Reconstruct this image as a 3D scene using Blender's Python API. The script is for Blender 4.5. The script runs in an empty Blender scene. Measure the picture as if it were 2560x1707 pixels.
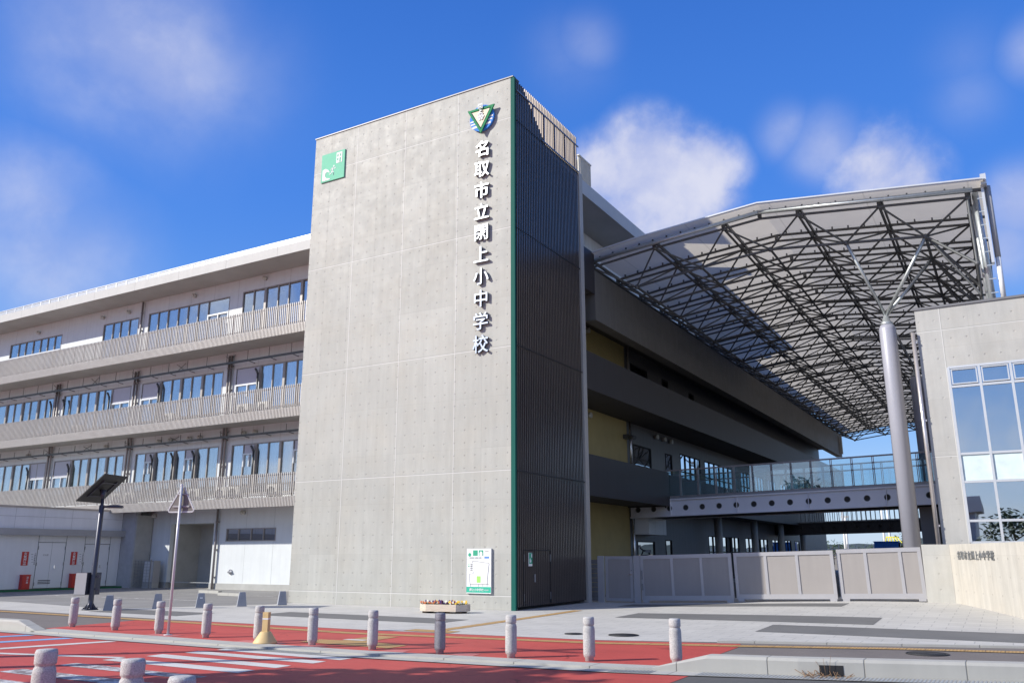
import bpy, bmesh, math, random
from mathutils import Vector, Matrix
from mathutils.geometry import tessellate_polygon
random.seed(7)
S = bpy.context.scene
COL = S.collection
R = math.radians
pi = math.pi

# ------------------------------------------------------------------ camera
CAM = Vector((12.961, -22.433, 1.6))
cd = bpy.data.cameras.new('camera')
cam = bpy.data.objects.new('camera', cd)
COL.objects.link(cam)
yaw, pitch, roll = R(-30.190), R(14.2336), R(-0.0889)
fw = Vector((math.sin(yaw)*math.cos(pitch), math.cos(yaw)*math.cos(pitch), math.sin(pitch)))
r0 = Vector((math.cos(yaw), -math.sin(yaw), 0)); u0 = r0.cross(fw)
rr = math.cos(roll)*r0 + math.sin(roll)*u0
uu = -math.sin(roll)*r0 + math.cos(roll)*u0
cam.matrix_world = Matrix(((rr.x, uu.x, -fw.x, CAM.x), (rr.y, uu.y, -fw.y, CAM.y), (rr.z, uu.z, -fw.z, CAM.z), (0, 0, 0, 1)))
cd.sensor_width = 36; cd.lens = 29.5126; cd.clip_end = 30000; cd.clip_start = .05
S.camera = cam

# ------------------------------------------------------------------ sun and sky
SAZ, SEL = R(43.5), R(31.2)           # light travels toward +X+Y
sd = bpy.data.lights.new('sun', 'SUN'); so = bpy.data.objects.new('sun', sd); COL.objects.link(so)
sd.energy = 4.4; sd.angle = R(0.53); sd.color = (1, .955, .86)
ld = Vector((math.cos(SAZ)*math.cos(SEL), math.sin(SAZ)*math.cos(SEL), -math.sin(SEL)))
so.rotation_euler = ld.to_track_quat('-Z', 'Y').to_euler()
so.location = (-30, -40, 40)

class NT:
    def __init__(s, tree): s.t = tree; s.n = tree.nodes; s.l = tree.links
    def add(s, ty, **k):
        n = s.n.new(ty)
        for a, v in k.items(): setattr(n, a, v)
        return n
    def put(s, sock, v):
        if v is None: return
        if isinstance(v, bpy.types.NodeSocket): s.l.new(v, sock)
        else: sock.default_value = v
    def m(s, op, a, b=None, c=None, clamp=False):
        n = s.add('ShaderNodeMath', operation=op, use_clamp=clamp)
        s.put(n.inputs[0], a); s.put(n.inputs[1], b); s.put(n.inputs[2], c); return n.outputs[0]
    def vm(s, op, a, b=None, out=0):
        n = s.add('ShaderNodeVectorMath', operation=op)
        s.put(n.inputs[0], a); s.put(n.inputs[1], b)
        return n.outputs['Value'] if out else n.outputs[0]
    def rng(s, v, a, b, c=0., d=1., smooth=True):
        n = s.add('ShaderNodeMapRange', interpolation_type='SMOOTHSTEP' if smooth else 'LINEAR')
        s.put(n.inputs[0], v); s.put(n.inputs[1], a); s.put(n.inputs[2], b); s.put(n.inputs[3], c); s.put(n.inputs[4], d)
        return n.outputs[0]
    def noise(s, vec, scale, detail=4., rough=.55, dist=0.):
        n = s.add('ShaderNodeTexNoise'); s.put(n.inputs['Vector'], vec)
        n.inputs['Scale'].default_value = scale; n.inputs['Detail'].default_value = detail
        n.inputs['Roughness'].default_value = rough; n.inputs['Distortion'].default_value = dist
        return n.outputs['Fac']
    def mix(s, fac, a, b, mode='MIX'):
        n = s.add('ShaderNodeMix', data_type='RGBA', blend_type=mode)
        s.put(n.inputs[0], fac)
        for sk, v in ((n.inputs[6], a), (n.inputs[7], b)):
            if isinstance(v, (tuple, list)) and len(v) == 3: v = (*v, 1)
            s.put(sk, v)
        return n.outputs[2]
    def scl(s, col, f):                       # colour * scalar
        n = s.add('ShaderNodeVectorMath', operation='SCALE')
        if isinstance(col, (tuple, list)): col = tuple(col[:3])
        s.put(n.inputs[0], col); s.put(n.inputs['Scale'], f); return n.outputs[0]
    def sep(s, v):
        n = s.add('ShaderNodeSeparateXYZ'); s.put(n.inputs[0], v); return n.outputs
    def comb(s, x=0., y=0., z=0.):
        n = s.add('ShaderNodeCombineXYZ'); s.put(n.inputs[0], x); s.put(n.inputs[1], y); s.put(n.inputs[2], z); return n.outputs[0]

W = bpy.data.worlds.new('World'); S.world = W; W.use_nodes = True
w = NT(W.node_tree); w.n.clear()
sky = w.add('ShaderNodeTexSky', sky_type='NISHITA', sun_disc=False)
sky.sun_elevation = SEL
sky.sun_rotation = math.atan2(-ld.x, -ld.y)
sky.altitude = 0; sky.air_density = 1.0; sky.dust_density = .35; sky.ozone_density = 2.2
geo = w.add('ShaderNodeTexCoord')
dirv = w.vm('NORMALIZE', geo.outputs['Generated'])
hs = w.add('ShaderNodeHueSaturation'); hs.inputs['Hue'].default_value = .512; hs.inputs['Saturation'].default_value = 1.32; hs.inputs['Value'].default_value = 1.0
w.l.new(sky.outputs[0], hs.inputs['Color'])
skyc = hs.outputs[0]
dz = w.sep(dirv)
lowc = w.mix(w.rng(dz[2], .0, .16), (2.5, 3.3, 4.6, 1), (1.15, 2.35, 4.7, 1)); lowc = w.mix(w.rng(dz[2], .10, .42), lowc, (.36, 1.28, 4.2, 1)); lowc = w.mix(w.rng(dz[2], .36, .75), lowc, (.16, .72, 3.0, 1)); lowc = w.mix(w.rng(dz[2], .72, .95), lowc, (.12, .42, 1.6, 1))
skyc = w.mix(.85, skyc, lowc)
blobs = [(-0.723,0.464,0.511,0.115,.56),(-0.690,0.525,0.495,0.11,.24),(-0.825,0.447,0.345,0.075,.58),(-0.825,0.473,0.310,0.085,.6),(-0.824,0.430,0.369,0.045,.4),
 (-0.355,0.832,0.426,0.05,.95),(-0.311,0.847,0.431,0.062,1.15),(-0.261,0.868,0.423,0.05,1.1),(-0.294,0.874,0.388,0.067,.9),(-0.347,0.856,0.383,0.057,.9),(-0.250,0.885,0.392,0.036,.8),
 (-0.163,0.878,0.451,0.03,.5),(-0.126,0.894,0.429,0.04,.6),(-0.075,0.913,0.401,0.055,.85),(-0.049,0.920,0.388,0.043,.8),(-0.342,0.757,0.557,0.036,.30),(-0.366,0.755,0.544,0.055,.17),
 (0.014,0.874,0.486,0.04,.16),(0.012,0.894,0.447,0.04,.18),(0.075,0.878,0.474,0.03,.34),(0.049,0.940,0.338,0.043,.6),(0.032,0.953,0.302,0.036,.6)]
acc = None; accs = None
for bx_, by_, bz_, bs, am in blobs:
    d = w.vm('DISTANCE', dirv, (bx_, by_, bz_), out=1)
    soft = am < .61
    v = w.rng(d, 0., bs*1.75, am, 0.)
    if soft: accs = v if accs is None else w.m('MAXIMUM', accs, v)
    else: acc = v if acc is None else w.m('MAXIMUM', acc, v)
n1 = w.noise(dirv, 10., 9., .58, .15)
n2 = w.noise(dirv, 3.6, 5., .55)
beh = w.rng(dz[1], .15, -.25, 0., 1.)
beh = w.m('MULTIPLY', beh, w.rng(w.vm('DISTANCE', dirv, (-.05, -.93, .36), out=1), .10, .42, .12, 1.))
beh = w.m('MULTIPLY', beh, w.rng(n2, .39, .62, 0., .85))
hazy = w.m('MULTIPLY', w.rng(dz[2], .25, .02), .25)
acc = w.m('MAXIMUM', acc, beh)
dens = w.m('ADD', acc, w.m('MULTIPLY', w.m('SUBTRACT', n1, .50), w.m('MULTIPLY', w.m('MINIMUM', w.m('MULTIPLY', acc, 2.2), 1.), 1.45)))
dens = w.rng(dens, .10, .95, 0., .93)
ds = w.m('MULTIPLY', accs, w.rng(w.noise(dirv, 5., 6., .55, .2), .3, .7, .55, 1.25, False))
dens = w.m('MAXIMUM', dens, w.m('MINIMUM', w.rng(ds, .0, .75, 0., .75), .8))
cc = w.mix(w.rng(n1, .35, .7), (2.5, 2.8, 4.2, 1), (3.9, 3.95, 4.6, 1))
cc = w.mix(w.rng(dz[1], .1, -.3), cc, (4.2, 4.5, 5.2, 1))
fin = w.mix(dens, skyc, cc)
bgn = w.add('ShaderNodeBackground'); w.l.new(fin, bgn.inputs[0]); bgn.inputs[1].default_value = .15
wo = w.add('ShaderNodeOutputWorld'); w.l.new(bgn.outputs[0], wo.inputs[0])

S.render.engine = 'CYCLES'
vs = S.view_settings; vs.view_transform = 'Standard'; vs.look = 'None'; vs.exposure = .38; vs.gamma = 1; vs.use_curve_mapping = False
S.cycles.max_bounces = 7; S.cycles.transparent_max_bounces = 12

# ------------------------------------------------------------------ materials
def newmat(name):
    m = bpy.data.materials.new(name); m.use_nodes = True
    t = NT(m.node_tree); t.n.clear()
    b = t.add('ShaderNodeBsdfPrincipled'); o = t.add('ShaderNodeOutputMaterial'); t.l.new(b.outputs[0], o.inputs[0])
    t.b = b; t.o = o; t.tc = t.add('ShaderNodeTexCoord').outputs['Object']
    return m, t
def bump(t, h, dist, strength=1.):
    n = t.add('ShaderNodeBump'); n.inputs['Strength'].default_value = strength; n.inputs['Distance'].default_value = dist
    t.put(n.inputs['Height'], h); t.l.new(n.outputs[0], t.b.inputs['Normal'])
def mat(name, col, rough=.6, metal=0., var=.12, scale=3., bmp=0., stretch=None, fine=0., spec=None):
    m, t = newmat(name)
    v = t.tc
    if stretch: v = t.vm('MULTIPLY', v, stretch)
    n = t.noise(v, scale, 6., .6)
    f = t.rng(n, .25, .75, 1-var, 1+var, False)
    if fine:
        nf = t.noise(t.tc, 90., 2., .7); f = t.m('MULTIPLY', f, t.rng(nf, .3, .7, 1-fine, 1+fine, False))
    t.l.new(t.scl(col, f), t.b.inputs['Base Color'])
    t.b.inputs['Roughness'].default_value = rough; t.b.inputs['Metallic'].default_value = metal
    if spec is not None: t.b.inputs['Specular IOR Level'].default_value = spec
    if bmp: bump(t, t.noise(v, scale*6, 5., .65), bmp)
    return m
def concrete(name, vlines, hlines, axis=0, col=(.402, .400, .368), px=.40, pz=.405, holes=True, faint=1.17, rough=.62, offx=0., offz=0., lw=.012, stain=.12):
    m, t = newmat(name)
    p = t.sep(t.tc); x = p[axis]; z = p[2]
    big = t.noise(t.tc, .45, 4., .6); med = t.noise(t.tc, 2.3, 6., .65)
    streak = t.noise(t.comb(t.m('MULTIPLY', x, 5.), 0., t.m('MULTIPLY', z, .55)), 1., 5., .65)
    f = t.rng(big, .3, .7, .93, 1.07, False)
    f = t.m('MULTIPLY', f, t.rng(med, .25, .75, .95, 1.05, False))
    f = t.m('MULTIPLY', f, t.rng(streak, .25, .8, 1+stain*.55, 1-stain, False))
    spk = t.noise(t.tc, 38., 3., .8)
    f = t.m('MULTIPLY', f, t.rng(spk, .3, .75, .955, 1.04, False))
    # each formwork panel took its own tone
    cell = t.comb(t.m('FLOOR', t.m('DIVIDE', t.m('ADD', x, offx), faint)), t.m('FLOOR', t.m('DIVIDE', t.m('ADD', z, offz), 1.62)), 0.)
    wn = t.add('ShaderNodeTexWhiteNoise', noise_dimensions='3D'); t.l.new(cell, wn.inputs['Vector'])
    f = t.m('MULTIPLY', f, t.rng(wn.outputs['Value'], 0., 1., .955, 1.04, False))
    fr = t.m('FRACT', t.m('DIVIDE', t.m('ADD', x, offx), faint)); fr = t.m('ABSOLUTE', t.m('SUBTRACT', fr, .5))
    fl = t.rng(fr, .5-.006/faint*1.2, .5, 0., .14)
    fz = t.m('FRACT', t.m('DIVIDE', t.m('ADD', z, offz), 1.62)); fz = t.m('ABSOLUTE', t.m('SUBTRACT', fz, .5))
    fl = t.m('MAXIMUM', fl, t.rng(fz, .5-.006, .5, 0., .10))
    f = t.m('MULTIPLY', f, t.m('SUBTRACT', 1., fl))
    c = t.scl(col, f)
    warm = t.noise(t.tc, .8, 3., .5)
    c = t.mix(t.rng(warm, .4, .7, 0., .5), c, t.mix(1., c, (1.03, .99, .94, 1), 'MULTIPLY'))
    dark = None
    if holes:
        hx = t.m('SUBTRACT', t.m('FRACT', t.m('DIVIDE', t.m('ADD', x, offx), px)), .5)
        hz = t.m('SUBTRACT', t.m('FRACT', t.m('DIVIDE', t.m('ADD', z, offz), pz)), .5)
        dd = t.m('SQRT', t.m('ADD', t.m('POWER', t.m('MULTIPLY', hx, px), 2.), t.m('POWER', t.m('MULTIPLY', hz, pz), 2.)))
        hm = t.rng(dd, .017, .034, 1., 0.)
        wn2 = t.add('ShaderNodeTexWhiteNoise', noise_dimensions='3D')
        t.l.new(t.comb(t.m('FLOOR', t.m('DIVIDE', t.m('ADD', x, offx), px)), t.m('FLOOR', t.m('DIVIDE', t.m('ADD', z, offz), pz)), 3.), wn2.inputs['Vector'])
        c = t.mix(t.m('MULTIPLY', hm, t.rng(wn2.outputs['Value'], 0., 1., .06, .42, False)), c, (.16, .15, .14, 1))
        dark = hm
    ln = None
    for (src, L) in ((x, vlines), (z, hlines)):
        for q in L:
            d = t.m('ABSOLUTE', t.m('SUBTRACT', src, q))
            v = t.rng(d, lw*.6, lw*1.4, 1., 0.)
            ln = v if ln is None else t.m('MAXIMUM', ln, v)
            sh = t.m('ABSOLUTE', t.m('SUBTRACT', src, q+lw*1.9)); v2 = t.rng(sh, lw*.5, lw*1.2, .45, 0.)
            c = t.mix(v2, c, (.2, .2, .19, 1))
    if ln is not None: c = t.mix(t.m('MULTIPLY', ln, .7), c, (.62, .61, .59, 1))
    t.l.new(c, t.b.inputs['Base Color'])
    t.l.new(t.rng(med, .3, .7, rough-.1, rough+.1, False), t.b.inputs['Roughness'])
    h = t.m('ADD', t.m('MULTIPLY', med, .35), t.m('MULTIPLY', spk, .12))
    if dark is not None: h = t.m('SUBTRACT', h, t.m('MULTIPLY', dark, 1.2))
    h = t.m('SUBTRACT', h, t.m('MULTIPLY', fl, 3.))
    bump(t, h, .008, .7)
    return m
def panelled(name, col, px, axis=0, rough=.5, off=0., lw=.010, hl=(), tex=.0, dark=.45):
    m, t = newmat(name)
    p = t.sep(t.tc); x = p[axis]; z = p[2]
    n = t.noise(t.tc, 1.1, 5., .6); st = t.noise(t.comb(t.m('MULTIPLY', x, 4.), t.m('MULTIPLY', p[1-axis], 1.), t.m('MULTIPLY', z, .4)), 1., 5., .6)
    f = t.m('MULTIPLY', t.rng(n, .3, .7, .96, 1.03, False), t.rng(st, .3, .8, 1.03, .93, False))
    fr = t.m('ABSOLUTE', t.m('SUBTRACT', t.m('FRACT', t.m('DIVIDE', t.m('ADD', x, off), px)), .5))
    g = t.rng(fr, .5-lw/px, .5-lw/px*.4, 0., 1.)
    for q in hl: g = t.m('MAXIMUM', g, t.rng(t.m('ABSOLUTE', t.m('SUBTRACT', z, q)), lw*.5, lw, 1., 0.))
    f = t.m('MULTIPLY', f, t.m('SUBTRACT', 1., t.m('MULTIPLY', g, dark)))
    t.l.new(t.scl(col, f), t.b.inputs['Base Color']); t.b.inputs['Roughness'].default_value = rough
    h = t.m('SUBTRACT', t.m('MULTIPLY', n, .1), g)
    bump(t, h, .006, .8)
    return m
def glassmat(name, tint=(.55, .62, .66), refl=.45, dark=(.03, .035, .04), trans=.5, rough=.01):
    m = bpy.data.materials.new(name); m.use_nodes = True; t = NT(m.node_tree); t.n.clear()
    o = t.add('ShaderNodeOutputMaterial'); g = t.add('ShaderNodeBsdfGlossy'); g.inputs['Roughness'].default_value = rough
    g.inputs['Color'].default_value = (.92, .96, 1., 1)
    tr = t.add('ShaderNodeBsdfTransparent'); tr.inputs['Color'].default_value = (*tint, 1)
    lw = t.add('ShaderNodeLayerWeight'); lw.inputs['Blend'].default_value = .35
    tc = t.add('ShaderNodeTexCoord').outputs['Object']
    bn = t.add('ShaderNodeBump'); bn.inputs['Strength'].default_value = .25; bn.inputs['Distance'].default_value = .01
    t.l.new(t.noise(tc, .9, 1., .5), bn.inputs['Height']); t.l.new(bn.outputs[0], g.inputs['Normal'])
    fac = t.rng(lw.outputs['Fresnel'], 0., .5, refl, min(1., refl+.4), False)
    mx = t.add('ShaderNodeMixShader'); t.l.new(fac, mx.inputs[0])
    if trans > 0: t.l.new(tr.outputs[0], mx.inputs[1])
    else:
        d = t.add('ShaderNodeBsdfDiffuse'); d.inputs['Color'].default_value = (*dark, 1); t.l.new(d.outputs[0], mx.inputs[1])
    t.l.new(g.outputs[0], mx.inputs[2]); t.l.new(mx.outputs[0], o.inputs[0])
    return m
def pavers(name, col, bw, bh, mortar=(.30, .295, .285), var=.06, off=.5, msz=.012, grime=.1):
    m, t = newmat(name)
    br = t.add('ShaderNodeTexBrick'); br.offset = off
    t.l.new(t.tc, br.inputs['Vector']); br.inputs['Scale'].default_value = 1.
    br.inputs['Brick Width'].default_value = bw; br.inputs['Row Height'].default_value = bh
    br.inputs['Mortar Size'].default_value = msz; br.inputs['Mortar Smooth'].default_value = .3
    br.inputs['Color1'].default_value = (*[c*(1-var) for c in col], 1); br.inputs['Color2'].default_value = (*[c*(1+var) for c in col], 1)
    br.inputs['Mortar'].default_value = (*mortar, 1)
    n = t.noise(t.tc, .7, 6., .65); n2 = t.noise(t.tc, 24., 4., .7)
    f = t.m('MULTIPLY', t.rng(n, .3, .75, 1+grime*.5, 1-grime, False), t.rng(n2, .3, .7, .95, 1.05, False))
    t.l.new(t.scl(br.outputs['Color'], f), t.b.inputs['Base Color']); t.b.inputs['Roughness'].default_value = .8
    bump(t, t.m('SUBTRACT', t.m('MULTIPLY', n2, .2), br.outputs['Fac']), .004, .6)
    return m
def paint(name, col, wear=.0, under=(.32, .06, .05), rough=.7, patch=.14):
    m, t = newmat(name)
    n = t.noise(t.tc, .55, 6., .65); n2 = t.noise(t.tc, 60., 3., .75); n3 = t.noise(t.tc, 4.5, 7., .75, .3)
    f = t.m('MULTIPLY', t.rng(n, .3, .7, 1-patch, 1+patch*.6, False), t.rng(n2, .3, .7, .90, 1.09, False))
    trk = t.noise(t.vm('MULTIPLY', t.tc, (.25, 3., 1.)), 1., 4., .6)
    f = t.m('MULTIPLY', f, t.rng(trk, .35, .75, 1.04, .9, False))
    vo = t.add('ShaderNodeTexVoronoi', feature='DISTANCE_TO_EDGE'); vo.inputs['Scale'].default_value = .45
    wob = t.add('ShaderNodeTexNoise'); wob.inputs['Scale'].default_value = 1.5; wob.inputs['Detail'].default_value = 5.; t.l.new(t.tc, wob.inputs['Vector'])
    t.l.new(t.vm('ADD', t.tc, wob.outputs['Color']), vo.inputs['Vector'])
    ck = t.m('MULTIPLY', t.rng(vo.outputs['Distance'], .0, .012, 1., 0.), t.rng(t.noise(t.tc, 1.3, 3., .6), .5, .62, 0., .45))
    blot = t.rng(t.noise(t.tc, 1.9, 8., .75, .6), .6, .78, 0., .22)
    f = t.m('MULTIPLY', f, t.m('SUBTRACT', 1., t.m('MAXIMUM', ck, blot)))
    c = t.scl(col, f)
    if wear: c = t.mix(t.rng(n3, .62-wear*.35, .70-wear*.2, 0., .85), c, under)
    t.l.new(c, t.b.inputs['Base Color']); t.b.inputs['Roughness'].default_value = rough
    bump(t, n2, .004, .5)
    return m

M = {}
M['tower'] = concrete('cast_concrete_tower', [-6.93, -4.62, -2.28], [.40, 4.13, 8.05, 12.1, 16.1], 0, offx=.05)
M['annex'] = concrete('cast_concrete_annex', [11.78], [8.46, 4.5], 0, px=.43, pz=.62, faint=1.6, offz=.2, offx=.12, col=(.44, .43, .405))
M['lowwall'] = concrete('cast_concrete_wall', [], [], 0, px=.43, pz=.44, offz=.06, offx=.25, faint=9., col=(.46, .45, .415))
M['boardwall'] = concrete('cast_concrete_board_marked', [], [], 1, px=.62, pz=.44, offz=.06, faint=.86, col=(.51, .485, .44), stain=.2)
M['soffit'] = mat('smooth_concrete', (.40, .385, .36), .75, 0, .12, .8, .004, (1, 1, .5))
M['soffit_shade'] = mat('smooth_concrete_shaded', (.075, .07, .065), .8, 0, .14, .8, .004)  # smooth concrete again, with the courtyard shade put into its colour
M['fascia'] = panelled('painted_fascia', (.47, .465, .45), 3.6, 0, .6, hl=())
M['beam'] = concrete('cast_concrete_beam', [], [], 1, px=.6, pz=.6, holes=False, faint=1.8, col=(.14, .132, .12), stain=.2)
M['white'] = panelled('white_wall_panel', (.67, .70, .71), 1.86, 0, .45, off=.9)
M['whiteY'] = panelled('white_wall_panel_side', (.70, .71, .72), 1.0, 1, .45)
M['grey_siding'] = panelled('grey_siding', (.125, .125, .13), .45, 1, .5)
M['util'] = panelled('white_painted_panel', (.74, .75, .76), 40., 1, .42, off=18)
M['yellow'] = mat('yellow_wall_paint', (.43, .35, .15), .7, 0, .1, 1.2, .002)
M['plinth'] = mat('grey_plinth', (.40, .40, .38), .8, 0, .14, 1.5, .003)
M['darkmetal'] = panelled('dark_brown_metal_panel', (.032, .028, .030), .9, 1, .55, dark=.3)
M['fin'] = mat('dark_bronze_fin', (.30, .26, .235), .27, .72, .08, 2.)
M['blackgap'] = mat('near_black', (.018, .018, .02), .8, 0, .1, 2.)
M['green_strip'] = mat('green_painted_edge', (.008, .10, .08), .7, 0, .06, 2., spec=.2)
M['railfin'] = mat('beige_aluminium_slat', (.50, .47, .445), .45, .25, .06, 3.)
M['alu'] = mat('white_aluminium', (.62, .63, .64), .38, .35, .05, 3.)
M['bronze_frame'] = mat('bronze_window_frame', (.33, .305, .285), .45, .3, .06, 3.)
M['pipe'] = mat('brown_downpipe', (.27, .245, .24), .42, .3, .06, 3.)
M['darkpipe'] = mat('dark_grey_pipe', (.10, .105, .11), .45, .4, .08, 3.)
M['galv'] = mat('galvanised_steel', (.50, .535, .55), .42, .6, .14, 9., 0, None, .05)
M['truss'] = mat('galvanised_truss_tube', (.12, .125, .13), .55, .3, .14, 5.)
M['steelwhite'] = mat('pale_painted_steel', (.72, .72, .76), .38, .1, .05, 1.4, 0, (1, 1, .4))
M['columnshade'] = mat('shaded_column_steel', (.36, .365, .43), .42, .05, .05, 1.4, 0, (1, 1, .4))  # pale steel made darker, standing in for shade on the columns
M['letterside'] = mat('dark_letter_side', (.10, .095, .09), .6, .1)
M['stainless'] = mat('brushed_stainless', (.74, .75, .78), .24, .9, .05, 4.)
M['granite'] = None
M['glass'] = glassmat('window_glass', (.86, .90, .92), .26)
M['glassdark'] = glassmat('dark_window_glass', refl=.34, trans=0, dark=(.012, .014, .018))
M['glassannex'] = glassmat('annex_window_glass', (.5, .55, .6), .50, trans=.5)
M['glassrail'] = glassmat('bluish_rail_glass', (.74, .86, .90), .14, trans=.5)
M['glassmirror'] = glassmat('corridor_window_glass', refl=.75, trans=0, dark=(.01, .01, .012))
M['curtain'] = mat('pale_curtain', (.80, .83, .82), .9, 0, .45, 2.5, 0, (5, 5, .2))  # upright stripes paint the shade of folds into the cloth
M['curtain_y'] = mat('cream_curtain', (.75, .72, .50), .9, 0, .14, 2.5, 0, (9, 9, .4))
M['teal_curtain'] = mat('teal_curtain', (.14, .42, .40), .9, 0, .16, 2.5, 0, (9, 9, .4))
M['blind'] = mat('lilac_opaque_panel', (.50, .50, .56), .5, 0, .05, 2.)
M['room'] = mat('dim_room', (.10, .10, .10), .9, 0, .2, .8)
M['door'] = mat('white_steel_door', (.76, .77, .78), .4, 0, .03, 1.)
M['hinge'] = mat('dull_steel_hinge', (.25, .26, .27), .4, .5, .05, 3.)
M['red'] = mat('red_enamel', (.52, .022, .018), .35, 0, .06, 3.)
M['wtext'] = mat('white_lettering_paint', (.78, .78, .78), .65, 0, .02, 3., spec=.25)
M['dtext'] = mat('black_lettering_paint', (.05, .05, .06), .5, 0, .02, 3.)
M['ggrn'] = mat('sign_green', (.03, .34, .20), .7, 0, .05, 3.)
M['ledge'] = mat('grey_ledge_steel', (.36, .36, .37), .55, .1, .08, 1.5)
M['pole'] = mat('dark_slate_paint', (.06, .062, .082), .35, .3, .06, 4.)
M['panelback'] = mat('solar_panel_back', (.045, .045, .045), .55, .2, .1, 3.)
M['signpole'] = mat('white_sign_pole', (.56, .56, .58), .35, .1, .04, 2.)
M['signback'] = mat('sign_back_grey', (.20, .185, .17), .45, .3, .1, 4.)
M['cone'] = mat('yellow_marker_plastic', (.66, .47, .22), .55, 0, .08, 6., 0, None, .04)
M['wood'] = mat('planter_timber', (.60, .50, .40), .75, 0, .22, 3., .003, (1.2, 1.2, 14))
M['soil'] = mat('potting_soil', (.05, .035, .025), .95, 0, .3, 20., .01)
M['asphalt'] = mat('road_asphalt', (.10, .098, .095), .85, 0, .16, .8, .004, None, .16)
M['sidewalk'] = mat('brown_asphalt_footway', (.165, .145, .135), .85, 0, .14, .9, .004, None, .14)
M['parking'] = mat('worn_parking_asphalt', (.235, .23, .225), .85, 0, .16, .6, .004, None, .12)
M['redroad'] = paint('red_road_paint', (.50, .075, .06))
M['redlight'] = paint('faded_red_paint', (.56, .17, .16), patch=.2)
M['marking'] = paint('white_road_paint', (.62, .61, .58), .0)
M['marking_worn'] = paint('worn_white_road_paint', (.62, .62, .62), .62, (.14, .10, .10, 1))
M['bluemark'] = paint('blue_road_paint', (.20, .40, .66))
M['paver'] = pavers('pale_stone_pavers', (.50, .485, .455), .62, .40, (.34, .335, .32), .035, .5, .009, .12)
M['paverdark'] = mat('dark_grey_paving', (.15, .148, .145), .85, 0, .12, .9, .003, None, .1)
M['kerb'] = panelled('precast_kerb_concrete', (.43, .42, .385), 1.22, 0, .85, lw=.011, dark=.5)
M['earth'] = mat('sandy_ground', (.26, .22, .16), .95, 0, .2, .2)
M['ironlid'] = mat('cast_iron_cover', (.05, .05, .052), .6, .5, .2, 30., .004)
M['hill'] = mat('wooded_hills', (.055, .075, .07), 1., 0, .2, .002)
M['leaf'] = mat('dark_foliage', (.05, .085, .03), .7, 0, .4, 1.1)
M['bark'] = mat('bark', (.12, .09, .07), .9, 0, .2, 6., .01)
M['bluetank'] = mat('blue_plastic', (.02, .16, .62), .4, 0, .12, 3.)
M['yellowsteel'] = mat('yellow_play_frame', (.80, .72, .05), .5, 0, .05, 3.)
M['acunit'] = mat('beige_unit_casing', (.55, .54, .50), .5, .1, .05, 3.)
M['cap'] = mat('grey_coping_metal', (.20, .195, .20), .5, .3, .06, 2.)
M['greenmat'] = mat('green_rubber_mat', (.02, .13, .05), .8, 0, .2, 8.)
M['gatefill'] = panelled('gate_infill_panel', (.315, .29, .275), 50., 0, .5, off=23.)
M['gateframe'] = mat('pale_aluminium_gate', (.43, .42, .43), .4, .3, .05, 3.)
M['tactile'] = None

def granite():
    m, t = newmat('rough_granite')
    v = t.add('ShaderNodeTexVoronoi'); t.l.new(t.tc, v.inputs['Vector']); v.inputs['Scale'].default_value = 110.
    wn = t.sep(v.outputs['Color'])[0]; n = t.noise(t.tc, 70., 4., .8); big = t.noise(t.tc, 3., 3., .5)
    c = t.mix(t.rng(wn, .0, 1.), (.38, .375, .37, 1), (.54, .53, .52, 1))
    c = t.mix(t.rng(n, .56, .66), c, (.24, .22, .24, 1))
    t.l.new(t.scl(c, t.rng(big, .3, .7, .9, 1.08, False)), t.b.inputs['Base Color']); t.b.inputs['Roughness'].default_value = .8
    bump(t, n, .006, .9); return m
M['granite'] = granite()
M['granite_dark'] = M['granite'].copy(); M['granite_dark'].name = 'darker_granite'
for nd in M['granite_dark'].node_tree.nodes:
    if nd.type == 'MIX':
        for i in (6, 7):
            if not nd.inputs[i].is_linked:
                cdef = nd.inputs[i].default_value; nd.inputs[i].default_value = (cdef[0]*.56, cdef[1]*.56, cdef[2]*.62, 1)
def tactile():
    m, t = newmat('yellow_tactile_paving')
    p = t.sep(t.tc)
    fx = t.m('SUBTRACT', t.m('FRACT', t.m('MULTIPLY', p[0], 1/.055)), .5); fy = t.m('SUBTRACT', t.m('FRACT', t.m('MULTIPLY', p[1], 1/.055)), .5)
    d = t.m('SQRT', t.m('ADD', t.m('POWER', fx, 2.), t.m('POWER', fy, 2.)))
    dot = t.rng(d, .22, .36, 1., 0.)
    jx = t.m('ABSOLUTE', t.m('SUBTRACT', t.m('FRACT', t.m('MULTIPLY', p[0], 1/.3)), .5)); j = t.rng(jx, .475, .49, 0., 1.)
    n = t.noise(t.tc, 6., 5., .7)
    c = t.mix(dot, (.40, .24, .09, 1), (.62, .40, .17, 1)); c = t.mix(j, c, (.12, .09, .07, 1))
    t.l.new(t.scl(c, t.rng(n, .3, .7, .8, 1.12, False)), t.b.inputs['Base Color']); t.b.inputs['Roughness'].default_value = .75
    bump(t, dot, .005, .8); return m
M['tactile'] = tactile()
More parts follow.
